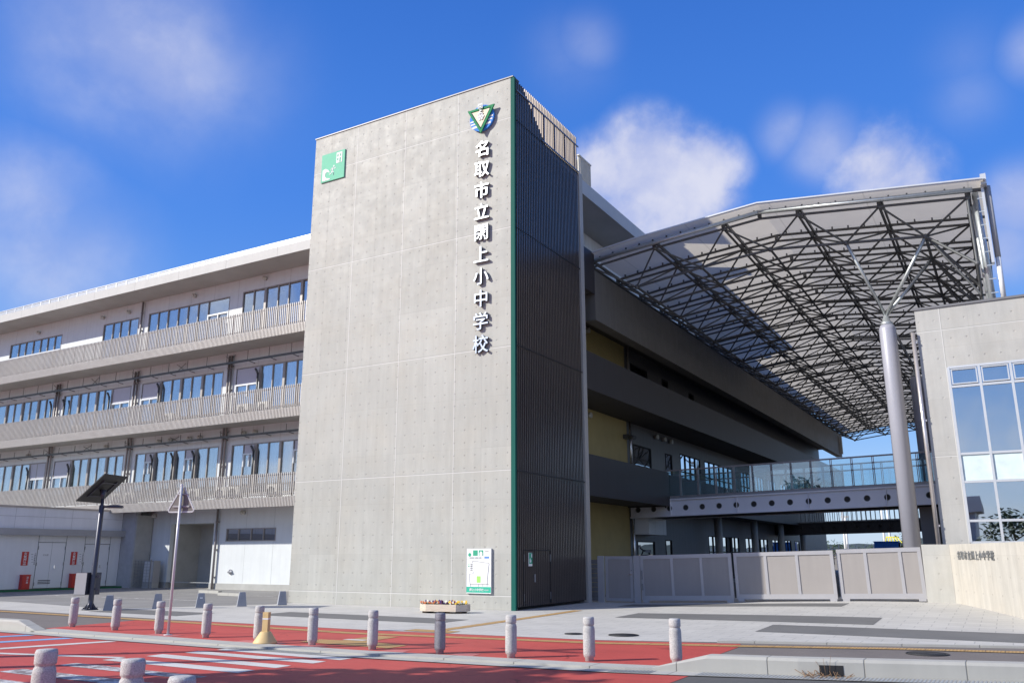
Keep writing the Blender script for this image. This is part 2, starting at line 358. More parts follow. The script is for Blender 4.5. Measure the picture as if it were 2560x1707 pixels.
def membrane():
    m = bpy.data.materials.new('white_roof_membrane'); m.use_nodes = True; t = NT(m.node_tree); t.n.clear()
    o = t.add('ShaderNodeOutputMaterial'); d = t.add('ShaderNodeBsdfDiffuse'); tr = t.add('ShaderNodeBsdfTranslucent')
    tc = t.add('ShaderNodeTexCoord').outputs['Object']; n = t.noise(tc, .8, 5., .6)
    p = t.sep(tc); se = t.m('ABSOLUTE', t.m('SUBTRACT', t.m('FRACT', t.m('DIVIDE', p[0], 3.1)), .5)); sm = t.rng(se, .488, .495, 1., .86)
    c = t.scl((.82, .755, .65), t.m('MULTIPLY', sm, t.rng(n, .3, .7, .95, 1.04, False)))
    t.l.new(c, d.inputs[0]); t.l.new(t.scl(c, .9), tr.inputs[0])
    mx = t.add('ShaderNodeMixShader'); mx.inputs[0].default_value = .46
    t.l.new(d.outputs[0], mx.inputs[1]); t.l.new(tr.outputs[0], mx.inputs[2]); t.l.new(mx.outputs[0], o.inputs[0]); return m
M['membrane'] = membrane()

# ------------------------------------------------------------------ mesh helpers
class MB:
    def __init__(s): s.v = []; s.f = []; s.sm = []
    def poly(s, pts, faces, smooth=False):
        n = len(s.v); s.v += [tuple(p) for p in pts]
        for f in faces: s.f.append(tuple(i+n for i in f)); s.sm.append(smooth)
        return s
    def box(s, x0, x1, y0, y1, z0, z1):
        if x0 > x1: x0, x1 = x1, x0
        if y0 > y1: y0, y1 = y1, y0
        if z0 > z1: z0, z1 = z1, z0
        return s.poly([(x0,y0,z0),(x1,y0,z0),(x1,y1,z0),(x0,y1,z0),(x0,y0,z1),(x1,y0,z1),(x1,y1,z1),(x0,y1,z1)],
               [(0,3,2,1),(4,5,6,7),(0,1,5,4),(1,2,6,5),(2,3,7,6),(3,0,4,7)])
    def bar(s, a, b, wd, ht=None, up=(0, 0, 1)):
        a = Vector(a); b = Vector(b); ht = ht or wd; d = (b-a).normalized(); u = Vector(up)
        if abs(d.dot(u)) > .98: u = Vector((0, 1, 0))
        sx = d.cross(u).normalized(); u = sx.cross(d)
        c = [a+sx*i*wd/2+u*j*ht/2 for i, j in ((-1,-1),(1,-1),(1,1),(-1,1))]+[b+sx*i*wd/2+u*j*ht/2 for i, j in ((-1,-1),(1,-1),(1,1),(-1,1))]
        return s.poly(c, [(0,1,2,3),(7,6,5,4),(0,4,5,1),(1,5,6,2),(2,6,7,3),(3,7,4,0)])
    def tube(s, a, b, r, r2=None, n=8, caps=True):
        a = Vector(a); b = Vector(b); r2 = r if r2 is None else r2; d = (b-a).normalized()
        u = Vector((0, 0, 1)) if abs(d.z) < .9 else Vector((1, 0, 0))
        x = d.cross(u).normalized(); y = d.cross(x); k = len(s.v)
        for p, q in ((a, r), (b, r2)):
            for i in range(n): t = 2*pi*i/n; s.v.append(tuple(p+x*q*math.cos(t)+y*q*math.sin(t)))
        for i in range(n): j = (i+1) % n; s.f.append((k+i, k+n+i, k+n+j, k+j)); s.sm.append(True)
        if caps: s.f.append(tuple(k+i for i in range(n))); s.sm.append(False); s.f.append(tuple(k+n+i for i in reversed(range(n)))); s.sm.append(False)
        return s
    def path(s, pts, r, n=8):
        for a, b in zip(pts[:-1], pts[1:]): s.tube(a, b, r, n=n)
        return s
    def lathe(s, prof, c=(0, 0, 0), n=24, smooth=True, jit=0.):
        k = len(s.v)
        for (r, z) in prof:
            for i in range(n):
                t = 2*pi*i/n; q = r*(1+random.uniform(-jit, jit)); s.v.append((c[0]+q*math.cos(t), c[1]+q*math.sin(t), c[2]+z))
        for a in range(len(prof)-1):
            for i in range(n):
                j = (i+1) % n; s.f.append((k+a*n+i, k+a*n+j, k+(a+1)*n+j, k+(a+1)*n+i)); s.sm.append(smooth)
        s.f.append(tuple(k+i for i in reversed(range(n)))); s.sm.append(False)
        m = k+(len(prof)-1)*n; s.f.append(tuple(m+i for i in range(n))); s.sm.append(False)
        return s
    def ball(s, c, r, n=8):
        prof = [(max(r*math.sin(pi*i/6), r*.02), -r*math.cos(pi*i/6)) for i in range(7)]
        return s.lathe(prof, c, n)
    def prism(s, outer, y0, y1, holes=(), plane='xz'):
        # polygon in a plane extruded along the third axis, holes cut right through
        loops = [list(outer)]+[list(h) for h in holes]
        tr = tessellate_polygon([[Vector((p[0], p[1], 0)) for p in L] for L in loops])
        flat = [p for L in loops for p in L]
        def P(p, q):
            return (p[0], q, p[1]) if plane == 'xz' else ((q, p[0], p[1]) if plane == 'yz' else (p[0], p[1], q))
        k = len(s.v); n = len(flat)
        s.v += [P(p, y0) for p in flat]+[P(p, y1) for p in flat]
        for t in tr: s.f.append(tuple(k+i for i in t)); s.sm.append(False); s.f.append(tuple(k+n+i for i in reversed(t))); s.sm.append(False)
        o = k
        for L in loops:
            m = len(L)
            for i in range(m): j = (i+1) % m; s.f.append((o+i, o+j, o+n+j, o+n+i)); s.sm.append(False)
            o += m
        return s
    def build(s, name, m, parent=None, fixn=True):
        me = bpy.data.meshes.new(name); me.from_pydata(s.v, [], s.f); me.update()
        me.polygons.foreach_set('use_smooth', s.sm)
        if fixn:
            bm = bmesh.new(); bm.from_mesh(me); bmesh.ops.recalc_face_normals(bm, faces=bm.faces); bm.to_mesh(me); bm.free()
        me.materials.append(M[m] if isinstance(m, str) else m)
        o = bpy.data.objects.new(name, me); COL.objects.link(o)
        if parent: o.parent = parent
        return o
def tag(o, label=None, cat=None, group=None, kind=None):
    if label: o['label'] = label
    if cat: o['category'] = cat
    if group: o['group'] = group
    if kind: o['kind'] = kind
    return o
def empty(name, loc, label, cat, group=None, rz=0.):
    o = bpy.data.objects.new(name, None); COL.objects.link(o); o.location = loc; o.rotation_euler.z = rz; o.empty_display_size = .2
    return tag(o, label, cat, group)
def struct(o): o['kind'] = 'structure'; return o
def children(o): return [c for c in bpy.data.objects if c.parent == o]
def copy_tree(o, loc, rz=None, label=None):
    c = o.copy(); COL.objects.link(c); c.location = loc
    if rz is not None: c.rotation_euler.z = rz
    if label: c['label'] = label
    def rec(a, b):
        for ch in children(a):
            d = ch.copy(); COL.objects.link(d); d.parent = b; rec(ch, d)
    rec(o, c)
    return c
def text_mesh(txt, size, depth, bold=0., cx=True):
    c = bpy.data.curves.new('t', 'FONT'); c.body = txt; c.size = size; c.extrude = depth/2; c.offset = bold; c.resolution_u = 3
    o = bpy.data.objects.new('t', c); COL.objects.link(o); bpy.context.view_layer.update()
    me = bpy.data.meshes.new_from_object(o.evaluated_get(bpy.context.evaluated_depsgraph_get()))
    bpy.data.objects.remove(o); bpy.data.curves.remove(c)
    xs = [v.co.x for v in me.vertices]; ys = [v.co.y for v in me.vertices]
    if xs:
        dx = (min(xs)+max(xs))/2 if cx else 0; dy = (min(ys)+max(ys))/2
        for v in me.vertices: v.co.x -= dx; v.co.y -= dy
    return me
def text_obj(name, txt, size, depth, m, parent, mw, bold=0.):
    me = text_mesh(txt, size, depth, bold); me.name = name; me.transform(mw); me.materials.clear(); me.materials.append(M[m])
    o = bpy.data.objects.new(name, me); COL.objects.link(o); o.parent = parent; return o
FRONT = lambda x, y, z: Matrix.Translation((x, y, z)) @ Matrix.Rotation(pi/2, 4, 'X')                      # faces -Y
SIDE = lambda x, y, z: Matrix.Translation((x, y, z)) @ Matrix.Rotation(pi/2, 4, 'Z') @ Matrix.Rotation(pi/2, 4, 'X')   # faces +X
def grid_wall(a0, a1, z0, z1, holes):
    """cells of a wall with openings: yields (a0,a1,z0,z1) solid rectangles"""
    A = sorted({a0, a1, *[h[0] for h in holes], *[h[1] for h in holes]}); A = [a for a in A if a0 <= a <= a1]
    for i in range(len(A)-1):
        am = (A[i]+A[i+1])/2; cut = sorted([(h[2], h[3]) for h in holes if h[0] < am < h[1]]); z = z0
        for (c0, c1) in cut:
            if c0 > z: yield (A[i], A[i+1], z, c0)
            z = max(z, c1)
        if z < z1: yield (A[i], A[i+1], z, z1)
def sstep(t): t = max(0., min(1., t)); return t*t*(3-2*t)
def gz(x, y): return .25*sstep(x/10.5)*sstep((y+5)/10.5)     # the forecourt rises gently to the right

# ------------------------------------------------------------------ ground and road
g = MB().poly([(-6000,-6000,-.09),(6000,-6000,-.09),(6000,9000,-.09),(-6000,9000,-.09)], [(0,1,2,3)]).build('ground', 'earth'); struct(g)
def lerp(P, x):
    if x <= P[0][0]: return P[0][1]
    for (a, b), (c, d) in zip(P[:-1], P[1:]):
        if x <= c: return b+(d-b)*(x-a)/(c-a)
    (a, b), (c, d) = P[-2], P[-1]; return b+(d-b)*(x-a)/(c-a)
paverB = [(-40,-7.6),(-15,-7.0),(-6.7,-7.2),(0,-7.15),(5.8,-6.75),(8.4,-5.8),(10.46,-5.16),(12.87,-4.33),(30,2)]
yelC = [(-40,-8.1),(-13.8,-7.5),(-6.5,-7.65),(.7,-7.95),(6,-7.27),(8.6,-6.47),(11,-5.6),(12.87,-5.2),(30,1)]
kerbB = [(-40,-10.9),(-5.9,-10.45),(-.2,-10.52),(3,-10.5),(7.3,-10.1),(8.4,-9.9),(12.87,-8.55),(30,-3)]
kerbF = [(-40,-11.3),(-6.8,-11.0),(.3,-10.98),(3.3,-10.86),(7.5,-10.47),(8.45,-10.15),(10.15,-9.74),(12.84,-8.9),(30,-3.4)]
gutF = [(-40,-11.6),(-6.5,-11.32),(.35,-11.24),(3.5,-11.12),(7.6,-10.75),(8.83,-10.49),(11.31,-9.78),(14,-8.95),(30,-4)]
def strip(nm, m, lo, hi, x0, x1, z, dx=.5, thick=0.):
    b = MB(); n = max(2, int((x1-x0)/dx)); P = []
    for i in range(n+1):
        x = x0+(x1-x0)*i/n
        yl = lo(x) if callable(lo) else (lerp(lo, x) if isinstance(lo, list) else lo)
        yh = hi(x) if callable(hi) else (lerp(hi, x) if isinstance(hi, list) else hi)
        P.append((x, yl, yh))
    for (xa, a0, a1), (xb, b0, b1) in zip(P[:-1], P[1:]):
        if thick:
            v = [(xa,a0,z-thick),(xb,b0,z-thick),(xb,b1,z-thick),(xa,a1,z-thick),(xa,a0,z),(xb,b0,z),(xb,b1,z),(xa,a1,z)]
            b.poly(v, [(0,3,2,1),(4,5,6,7),(0,1,5,4),(2,3,7,6)])
        else: b.poly([(xa,a0,z),(xb,b0,z),(xb,b1,z),(xa,a1,z)], [(0,1,2,3)])
    return b.build(nm, m)
struct(strip('road', 'asphalt', -45, kerbF, -60, 60, -.035, 2))
struct(strip('footway', 'sidewalk', lambda x: lerp(kerbB, x)-.02, lambda x: lerp(paverB, x)+.05, -60, 60, -.008, 1))
# forecourt, following the gentle rise
def conform(nm, m, x0, x1, y0, y1, dz, st=.5):
    b = MB(); nx = max(1, int((x1-x0)/st)); ny = max(1, int((y1-y0)/st)) if not callable(y0) else int(16/st)
    for i in range(nx):
        for j in range(ny):
            xa = x0+(x1-x0)*i/nx; xb = x0+(x1-x0)*(i+1)/nx
            def yy(x, t): a = y0(x) if callable(y0) else y0; return a+(y1-a)*t
            q = [(xa, yy(xa, j/ny)), (xb, yy(xb, j/ny)), (xb, yy(xb, (j+1)/ny)), (xa, yy(xa, (j+1)/ny))]
            b.poly([(x, y, gz(x, y)+dz) for x, y in q], [(0,1,2,3)], True)
    return b.build(nm, m)
struct(conform('forecourt_paving', 'paver', -45, 32, lambda x: lerp(paverB, x), 9., -.004, .8))
struct(conform('courtyard_paving', 'asphalt', -3, 34, 9.002, 72, -.004, 3.))
struct(conform('paving_band', 'paverdark', 7.95, 32, -3.55, -1.95, .0))
struct(conform('paving_band', 'paverdark', 3.75, 10, -1.3, .3, .0))
struct(conform('paving_band', 'paverdark', 1.87, 8.6, 3.2, 4.5, .0))
struct(conform('paving_band', 'paverdark', -5.5, .7, -4.95, -3.55, .0))
struct(conform('paving_band', 'paverdark', -10.9, -7.0, -6.3, -5.0, .0))
b = MB().poly([(-60,-4.3,.0),(-18,-4.3,.0),(-11.6,-5.2,.0),(-8.9,-.9,.0),(-9.0,6.9,.0),(-60,6.9,.0)], [(0,1,2,3,4,5)]); struct(b.build('parking_lot', 'parking'))
for (x0, y0, x1, y1) in ((-24.5,-.8,-12.2,-.55), (-20.5,2.9,-11.0,3.02)):
    struct(MB().poly([(x0,y0,.004),(x1,y0,.004),(x1,y1,.004),(x0,y1,.004)], [(0,1,2,3)]).build('parking_line', 'marking_worn'))
struct(strip('paving_edge', 'kerb', lambda x: lerp(paverB, x)-.10, lambda x: lerp(paverB, x)+.03, 7.9, 32, .03, .6, .06))
# red paint on footway and carriageway
rx = lambda y: 8.47+.12*(y+6.7)
def redpoly(nm, pts, m, z): return struct(MB().poly([(x, y, z) for x, y in pts], [tuple(range(len(pts)))]).build(nm, m))
pts = [(-6.3,-10.42),(-.2,-10.5),(3,-10.48),(7.3,-10.08),(8.45,-9.9),(8.5,-8.3),(8.47,-6.74),(8.35,-6.1),(5.8,-6.8),(0,-7.2),(-4.2,-7.25),(-6.7,-7.6)]
redpoly('red_footway', pts, 'redroad', -.004)
pts = [(-60,-45),(8.82,-45),(8.82,-11.46),(8.83,-10.49),(7.6,-10.77),(3.5,-11.14),(.35,-11.26),(-6.5,-11.34),(-60,-11.75)]
redpoly('red_carriageway', pts, 'redroad', -.031)
for q in ([(4.64,-10.2),(4.66,-9.89),(5.04,-9.85),(5.10,-10.27)], [(3.30,-10.41),(3.34,-10.05),(3.70,-10.02),(3.79,-10.44)], [(-2.9,-10.4),(-2.9,-10.05),(-2.1,-10.05),(-2.1,-10.4)], [(-.2,-10.45),(-.2,-10.1),(.95,-10.1),(.95,-10.45)], [(1.45,-10.45),(1.45,-10.15),(1.95,-10.15),(1.95,-10.45)]):
    redpoly('faded_patch', q, 'redlight', .0)
struct(strip('tactile_strip', 'tactile', lambda x: lerp(yelC, x)-.15, lambda x: lerp(yelC, x)+.15, -55, 32, .002, .5))
redpoly('tactile_patch', [(.95,-9.85),(3.15,-9.95),(3.15,-9.4),(2.05,-9.2),(2.0,-8.15),(1.45,-8.15),(1.45,-9.25),(.95,-9.3)], 'tactile', .002)
redpoly('tactile_edge', [(1.42,-9.18),(1.9,-9.15),(1.9,-8.95),(1.42,-9.0)], 'marking', .006)
b = MB()
for i in range(15):
    y0 = -6.55+i*.5; b.poly([(1.72-.25*i/15,y0,gz(1.6,y0)+.001),(2.02-.25*i/15,y0,gz(1.9,y0)+.001),(2.0-.25*(i+1)/15,y0+.5,gz(1.9,y0+.5)+.001),(1.7-.25*(i+1)/15,y0+.5,gz(1.6,y0+.5)+.001)], [(0,1,2,3)])
struct(b.build('tactile_path', 'tactile'))
redpoly('tactile_corner', [(1.2,-6.95),(2.4,-6.95),(2.4,-6.5),(1.2,-6.5)], 'tactile', .003)
# crosswalk and lane markings
for k, q in enumerate(([(.47,-11.42),(.47,-11.1),(3.4,-11.17),(3.4,-11.48)], [(.34,-12.0),(.34,-11.7),(3.32,-11.72),(3.32,-12.02)], [(.2,-12.66),(.2,-12.33),(3.22,-12.38),(3.22,-12.7)],
          [(.05,-13.36),(.05,-13.05),(3.14,-13.03),(3.14,-13.36)], [(.05,-14.1),(.05,-13.8),(3.06,-13.83),(3.06,-14.12)], [(.0,-14.98),(.0,-14.62),(2.98,-14.6),(2.98,-14.94)], [(-.05,-15.75),(-.05,-15.4),(2.9,-15.4),(2.9,-15.75)],
          [(-.1,-16.5),(-.1,-16.15),(2.85,-16.15),(2.85,-16.5)])):
    redpoly('crosswalk_stripe', q, 'marking_worn' if k >= 4 else 'marking', -.027)
redpoly('stop_line', [(-3.2,-14.1),(-2.9,-14.1),(.05,-13.12),(.05,-13.4),(-.6,-13.4)][::-1] if 0 else [(-9.5,-15.6),(-9.5,-15.42),(.05,-12.92),(.05,-13.1)], 'marking', -.027)
redpoly('lane_line', [(-3.35,-13.5),(-3.05,-13.5),(-2.4,-11.36),(-2.68,-11.36)], 'marking', -.0265)
for dx in (0, 1, 2): redpoly('lane_line', [(-4.65-dx*1.35,-13.0),(-4.3-dx*1.35,-13.0),(-3.72-dx*1.35,-11.38),(-4.05-dx*1.35,-11.38)], 'bluemark', -.0265)
# kerbs, gutter
struct(strip('flush_kerb', 'kerb', kerbF, kerbB, -5.9, 8.45, .012, .6, .06))
struct(strip('gutter', 'kerb', gutF, lambda x: lerp(kerbF, x)-.004, -60, 60, -.022, .6))
def kerb_raised(x0, x1, taper):
    b = MB(); H = .2; n = int(abs(x1-x0)/.4); P = []
    for i in range(n+1):
        x = x0+(x1-x0)*i/n; yf = lerp(kerbF, x); yb = lerp(kerbB, x)+.02; P.append((x, yf, min(yb, yf+.28) , H))
    tx, ty = taper; P = [(tx, lerp(kerbF, tx), lerp(kerbF, tx)+.27, .015)]+P
    for a, c in zip(P[:-1], P[1:]):
        def sec(q): x, yf, yb, h = q; return [(x,yf,-.04),(x,yf,h*.8),(x,yf+.03,h),(x,yb-.02,h),(x,yb,h*.85),(x,yb,-.04)]
        s1, s2 = sec(a), sec(c); b.poly(s1+s2, [(i, i+1, i+7, i+6) for i in range(5)])
    return b.build('raised_kerb', 'kerb')
struct(kerb_raised(8.95, 31, (8.2, 0))); struct(kerb_raised(-6.45, -50, (-5.75, 0)))
# drain slot in the kerb, slotted gutter grates
b = MB(); x0 = 10.42; ya = lerp(kerbF, x0); yb = lerp(kerbF, x0+.3); b.poly([(x0,ya-.006,-.02),(x0+.3,yb-.006,-.02),(x0+.3,yb+.03,-.02),(x0,ya+.03,-.02),(x0,ya-.004,.12),(x0+.3,yb-.004,.12),(x0+.3,yb+.03,.12),(x0,ya+.03,.12)], [(0,3,2,1),(4,5,6,7),(0,1,5,4),(1,2,6,5),(2,3,7,6),(3,0,4,7)]); o = b.build('drain_inlet', 'blackgap'); tag(o, 'dark rectangular drain opening in the face of the raised kerb', 'drain')
for i, (x0, x1) in enumerate(((.5, 2.6), (7.7, 8.3), (8.9, 13.5))):
    b = MB(); n = int((x1-x0)/.05)
    for k in range(n):
        x = x0+k*.05; y0 = lerp(gutF, x)+.03; y1 = lerp(kerbF, x)-.03
        b.poly([(x,y0,-.018),(x+.026,y0,-.018),(x+.026,y1,-.018),(x,y1,-.018)], [(0,1,2,3)])
    o = b.build('gutter_grate', 'ironlid' if 0 else 'galv')
    tag(o, ['slotted grey gutter grate beside the crosswalk', 'short slotted gutter grate at the right end of the red kerb', 'long slotted gutter grate below the raised kerb on the right'][i], 'grate')
for i, (x, y, r) in enumerate(((5.8,-5.6,.31), (4.78,-5.84,.19), (11.48,-6.2,.33))):
    prof = [(r, 0.), (r, .012), (r*.93, .012), (r*.93, .006), (r*.86, .006), (r*.86, .012), (r*.05, .012)]
    o = MB().lathe(prof, (0, 0, 0), 32).build('manhole_cover', 'ironlid'); o.location = (x, y, gz(x, y)-.002 if i < 2 else -.006)
    tag(o, ['larger dark round manhole cover on the pale paving', 'smaller dark round manhole cover left of the larger one', 'brown manhole cover in the brown footway beside the yellow strip'][i], 'manhole cover')
for i in range(26):
    pass
b = MB()
for i in range(34):
    x = 10.5+random.uniform(-.25, .3); y = lerp(kerbF, x)-random.uniform(.02, .25); a = random.uniform(0, 6.3); l = random.uniform(.05, .16)
    b.bar((x, y, -.02), (x+l*math.cos(a), y+l*math.sin(a), random.uniform(.0, .06)), .006)
for i in range(3):
    x = 10.45+i*.05; y = lerp(kerbF, x)-.02; b.path([(x, y, .0), (x-.03+.02*i, y-.02, .12), (x-.07+.05*i, y, .17+.04*i)], .002, 5)
tag(b.build('dry_weeds', mat('dry_straw', (.22, .13, .07), .9)), 'tuft of dry brown weeds growing at the kerb drain', 'weeds', kind=None)

# ------------------------------------------------------------------ stair tower
T = empty('stair_tower', (0, 0, 0), 'tall exposed concrete stair tower with dark slatted side and green edge', 'tower')
b = MB().box(-9.1, -.132, 0, .38, -.08, 17.62); b.build('front_wall', 'tower', T)
b = MB().box(-9.06, -1.9, .382, 5.2, -.08, 17.6); b.build('core', 'soffit', T)
MB().box(-9.13, -.02, -.03, .41, 17.62, 17.66).build('coping', 'cap', T)
MB().box(-.131, .02, -.004, .085, -.06, 17.62).build('green_edge', 'green_strip', T)
MB().box(-1.898, .07, 4.93, 5.22, -.05, 16.05).build('rear_pier', 'soffit', T)
b = MB()
n = 40
for i in range(n):
    y = .135+i*.1195
    for (za, zb_) in ((.10, 4.08), (4.10, 8.06), (8.08, 12.06), (12.08, 15.98), (16.0, 17.5)): b.box(-.06, .045, y-.016, y+.016, za, zb_)
b.build('slat_screen', 'fin', T)
MB().box(-.125, -.085, .09, 4.92, .05, 15.9).build('screen_shade_sheet', 'blackgap', T)  # black sheet added behind the slats to give their gaps shade
b = MB()
b.bar((.065, .1, 17.12), (.065, 4.93, 17.12), .035, .05); b.bar((.065, 1.9, 16.05), (.065, 4.93, 16.05), .035, .05)
for y in (1.20, 2.05, 2.9, 3.75, 4.6): b.bar((.065, y, 16.05 if y > 1.5 else 16.4), (.065, y, 17.12), .035, .045, (0, 1, 0))
b.build('screen_rail', 'fin', T)
for z in (4.09, 8.07, 12.07, 15.99): MB().box(-.055, .052, .09, 4.92, z-.012, z+.012).build('screen_seam', 'blackgap', T)
d = MB();
for (a, c) in (((.43, .11), (.43, 1.73)), ((.43, 1.73), (2.18, 1.73)), ((2.18, 1.73), (2.18, .11))): d.bar((.058, a[0], a[1]), (.058, c[0], c[1]), .02, .022)
dr = d.build('door', 'blackgap', T)
for y in (.45, 2.16):
    for z in (.35, 1.5): MB().box(.05, .07, y-.012, y+.012, z-.11, z+.11).build('hinge', 'hinge', dr)
MB().box(.05, .085, 1.06, 1.14, .78, 1.02).build('handle', 'stainless', dr)
o = empty('evacuation_sign', (0.05, .84, 1.47), 'small green evacuation sign on the dark slatted door', 'sign')
MB().box(0, .02, -.11, .11, -.21, .19).build('sign_plate', 'wtext', o); MB().box(.021, .026, -.10, .10, -.14, .18).build('green_field', 'ggrn', o)
b = MB(); b.prism([(-.07,-.1),(.0,-.1),(.03,-.03),(-.02,-.04),(-.03,.03),(-.07,.0)], .027, .032, plane='yz'); b.prism([(.02,.05),(.08,.05),(.08,.15),(.02,.15)], .027, .032, plane='yz'); b.build('pictogram', 'wtext', o)

# wall lettering: one polished character each
chars = '名取市立閖上小中学校'
L = empty('wall_lettering', (-1.22, 0, 7.9), 'vertical column of raised silver characters down the tower front', 'lettering')
for i, ch in enumerate(chars):
    z = 15.17-i*.7715
    me = text_mesh(ch, .62, .085, .005); me.transform(FRONT(0, -.065, z-7.9)); me.name = 'character'; me.materials.clear(); me.materials.append(M['stainless']); me.materials.append(M['letterside'])
    for p_ in me.polygons: p_.material_index = 0 if p_.normal.y < -.7 else 1
    o = bpy.data.objects.new('character', me); COL.objects.link(o); o.parent = L
    b = MB()
    xs = [v.co.x for v in me.vertices]; zs = [v.co.z for v in me.vertices]
# emblem
E = empty('school_emblem', (-1.24, 0, 16.3), 'round blue crest with white waves and green triangle above the lettering', 'emblem')
def disc(r, c, n=40): return [(c[0]+r*math.cos(2*pi*i/n), c[1]+r*math.sin(2*pi*i/n)) for i in range(n)]
MB().prism(disc(.49, (0, .04)), -.10, -.02).build('disc', mat('emblem_blue', (.06, .25, .70), .7, spec=.2), E)
b = MB()
for z, w_ in ((-.02, .04), (-.13, .04), (-.25, .06)):
    hw = math.sqrt(max(.49**2-(z-.04)**2, 0))-.02; b.prism([(-hw, z-w_), (hw, z-w_+.05), (hw, z+w_*.4+.05), (-hw, z+w_*.4)], -.108, -.101)
b.build('wave', 'wtext', E)
tri = [(-.55, .40), (.55, .40), (0, -.57)]
def inset(T_, k): c = (sum(p[0] for p in T_)/3, sum(p[1] for p in T_)/3); return [(c[0]+(p[0]-c[0])*k, c[1]+(p[1]-c[1])*k) for p in T_]
MB().prism(tri, -.165, -.112, [inset(tri, .76)]).build('triangle_frame', mat('emblem_green', (.03, .24, .10), .7, spec=.2), E)
MB().prism(inset(tri, .66), -.16, -.115).build('triangle_field', mat('emblem_cream', (.62, .52, .36), .5), E)
b = MB()
for k in range(6):
    a = k*pi/3; b.prism(disc(.055, (.085*math.cos(a), .05+.085*math.sin(a)), 16), -.185, -.16)
b.prism(disc(.03, (0, .05), 12), -.19, -.16); b.build('flower', 'wtext', E)
text_obj('character', '閖', .22, .03, 'hinge', E, FRONT(0, -.19, .44))
text_obj('character', '上', .20, .03, 'hinge', E, FRONT(0, -.19, .25), .003)

# tsunami evacuation building sign
G = empty('tsunami_sign', (-8.1, 0, 15.64), 'square green tsunami evacuation sign with white wave and runner', 'sign')
MB().box(-.585, .585, -.05, -.0, 0, 1.17).build('sign_plate', mat('evacuation_green', (.20, .56, .38), .7, 0, .04, 3., spec=.2), G)
b = MB()
b.prism([(.17,.66),(.46,.66),(.46,1.10),(.17,1.10)], -.058, -.051, [[(.21,.92),(.28,.92),(.28,1.02),(.21,1.02)], [(.34,.92),(.41,.92),(.41,1.02),(.34,1.02)], [(.21,.76),(.28,.76),(.28,.86),(.21,.86)], [(.33,.67),(.41,.67),(.41,.86),(.33,.86)]]); b.build('building_pictogram', 'wtext', G)
wv = [(-.51,.05),(-.51,.52),(-.36,.55),(-.22,.47),(-.13,.33),(-.27,.41),(-.36,.36),(-.38,.24),(-.30,.14),(-.10,.09),(-.14,.05)]
MB().prism(wv, -.058, -.051).build('wave_pictogram', 'wtext', G)
b = MB(); b.prism(disc(.036, (.06, .575), 14), -.058, -.051)
for seg, t_ in ((((.04,.53),(-.02,.40)), .05), (((-.02,.40),(.05,.32)), .04), (((.05,.32),(.05,.20)), .033), (((-.02,.40),(-.06,.30)), .04), (((-.06,.30),(-.16,.26)), .033), (((.03,.52),(.11,.46)), .026), (((.11,.46),(.17,.50)), .024), (((.02,.51),(-.06,.50)), .026), (((-.06,.50),(-.09,.42)), .024)):
    b.bar((seg[0][0], -.0545, seg[0][1]), (seg[1][0], -.0545, seg[1][1]), .007, t_)
b.build('runner_pictogram', 'wtext', G)

# map board
G = empty('map_board', (-1.24, 0, .47), 'white evacuation map board with green base band on the tower front', 'sign')
MB().box(-.44, .44, -.06, -.0, 0, 1.31).build('board', 'wtext', G)
def rect(nm, m, x0, x1, z0, z1, k=1): return MB().box(x0, x1, -.0605-.002*k, -.0602, z0, z1).build(nm, m, G)
rect('green_band', mat('band_green', (.03, .42, .28), .75), -.44, .44, .02, .19)
rect('green_field', mat('park_green', (.36, .72, .14), .5), -.07, .07, .31, .50)
for x0, x1 in ((-.21, -.04), (.0, .16)): rect('green_field', 'ggrn', x0, x1, 1.10, 1.265)
rect('blue_label', mat('label_blue', (.12, .26, .60), .4), .20, .37, 1.02, 1.08)
MB().prism([(.03,1.10),(.03,1.19),(.08,1.24),(.13,1.19),(.13,1.10)], -.068, -.063).build('house_pictogram', 'wtext', G)
MB().prism(disc(.055, (-.33, 1.13), 18), -.064, -.0605).build('tree_pictogram', 'ggrn', G)
b = MB(); gm = mat('map_road_grey', (.38, .38, .38), .6)
for a, c, w_ in (((-.22,.95),(.37,.88),.012), ((.37,.88),(.33,.60),.014), ((.33,.60),(.30,.26),.014), ((-.32,.26),(.36,.27),.014), ((-.31,.26),(-.34,.55),.012), ((-.34,.56),(-.2,.57),.010), ((-.2,.57),(-.2,.64),.01), ((.0,.27),(.0,.20),.012), ((.15,.27),(.15,.20),.012), ((-.3,.26),(-.3,.2),.012), ((.30,.26),(.30,.2),.012), ((-.22,.95),(-.22,.88),.012), ((-.43,.995),(.43,.995),.004)):
    b.bar((a[0], -.0615, a[1]), (c[0], -.0615, c[1]), .002, w_*1.7)
b.build('map_line', gm, G)
for k, (z, m_) in enumerate(((.84, 'park'), (.79, 'ggrn'))): rect('legend_mark', 'ggrn' if k else mat('legend_green', (.3, .6, .35), .5), -.39, -.33, z-.012, z+.012)
text_obj('caption', '閖上小中学校', .085, .003, 'wtext', G, FRONT(-.07, -.0645, .105), .0012)
text_obj('caption', '指定避難所', .035, .003, 'wtext', G, FRONT(.28, -.0645, .10))
text_obj('caption', '津波避難場所  避難建物  避難所', .032, .002, 'dtext', G, FRONT(-.12, -.0625, 1.04))
text_obj('caption', '避難場所案内図', .04, .002, 'dtext', G, Matrix.Translation((.215, -.0625, 1.19)) @ Matrix.Rotation(pi/2, 4, 'Y') @ Matrix.Rotation(pi/2, 4, 'X') if 0 else FRONT(.29, -.0625, 1.24) @ Matrix.Scale(.5, 4))
for z in (.84, .79, .735, .68): text_obj('caption', '避難所', .03, .002, 'dtext', G, FRONT(-.26, -.0625, z))
b = MB()
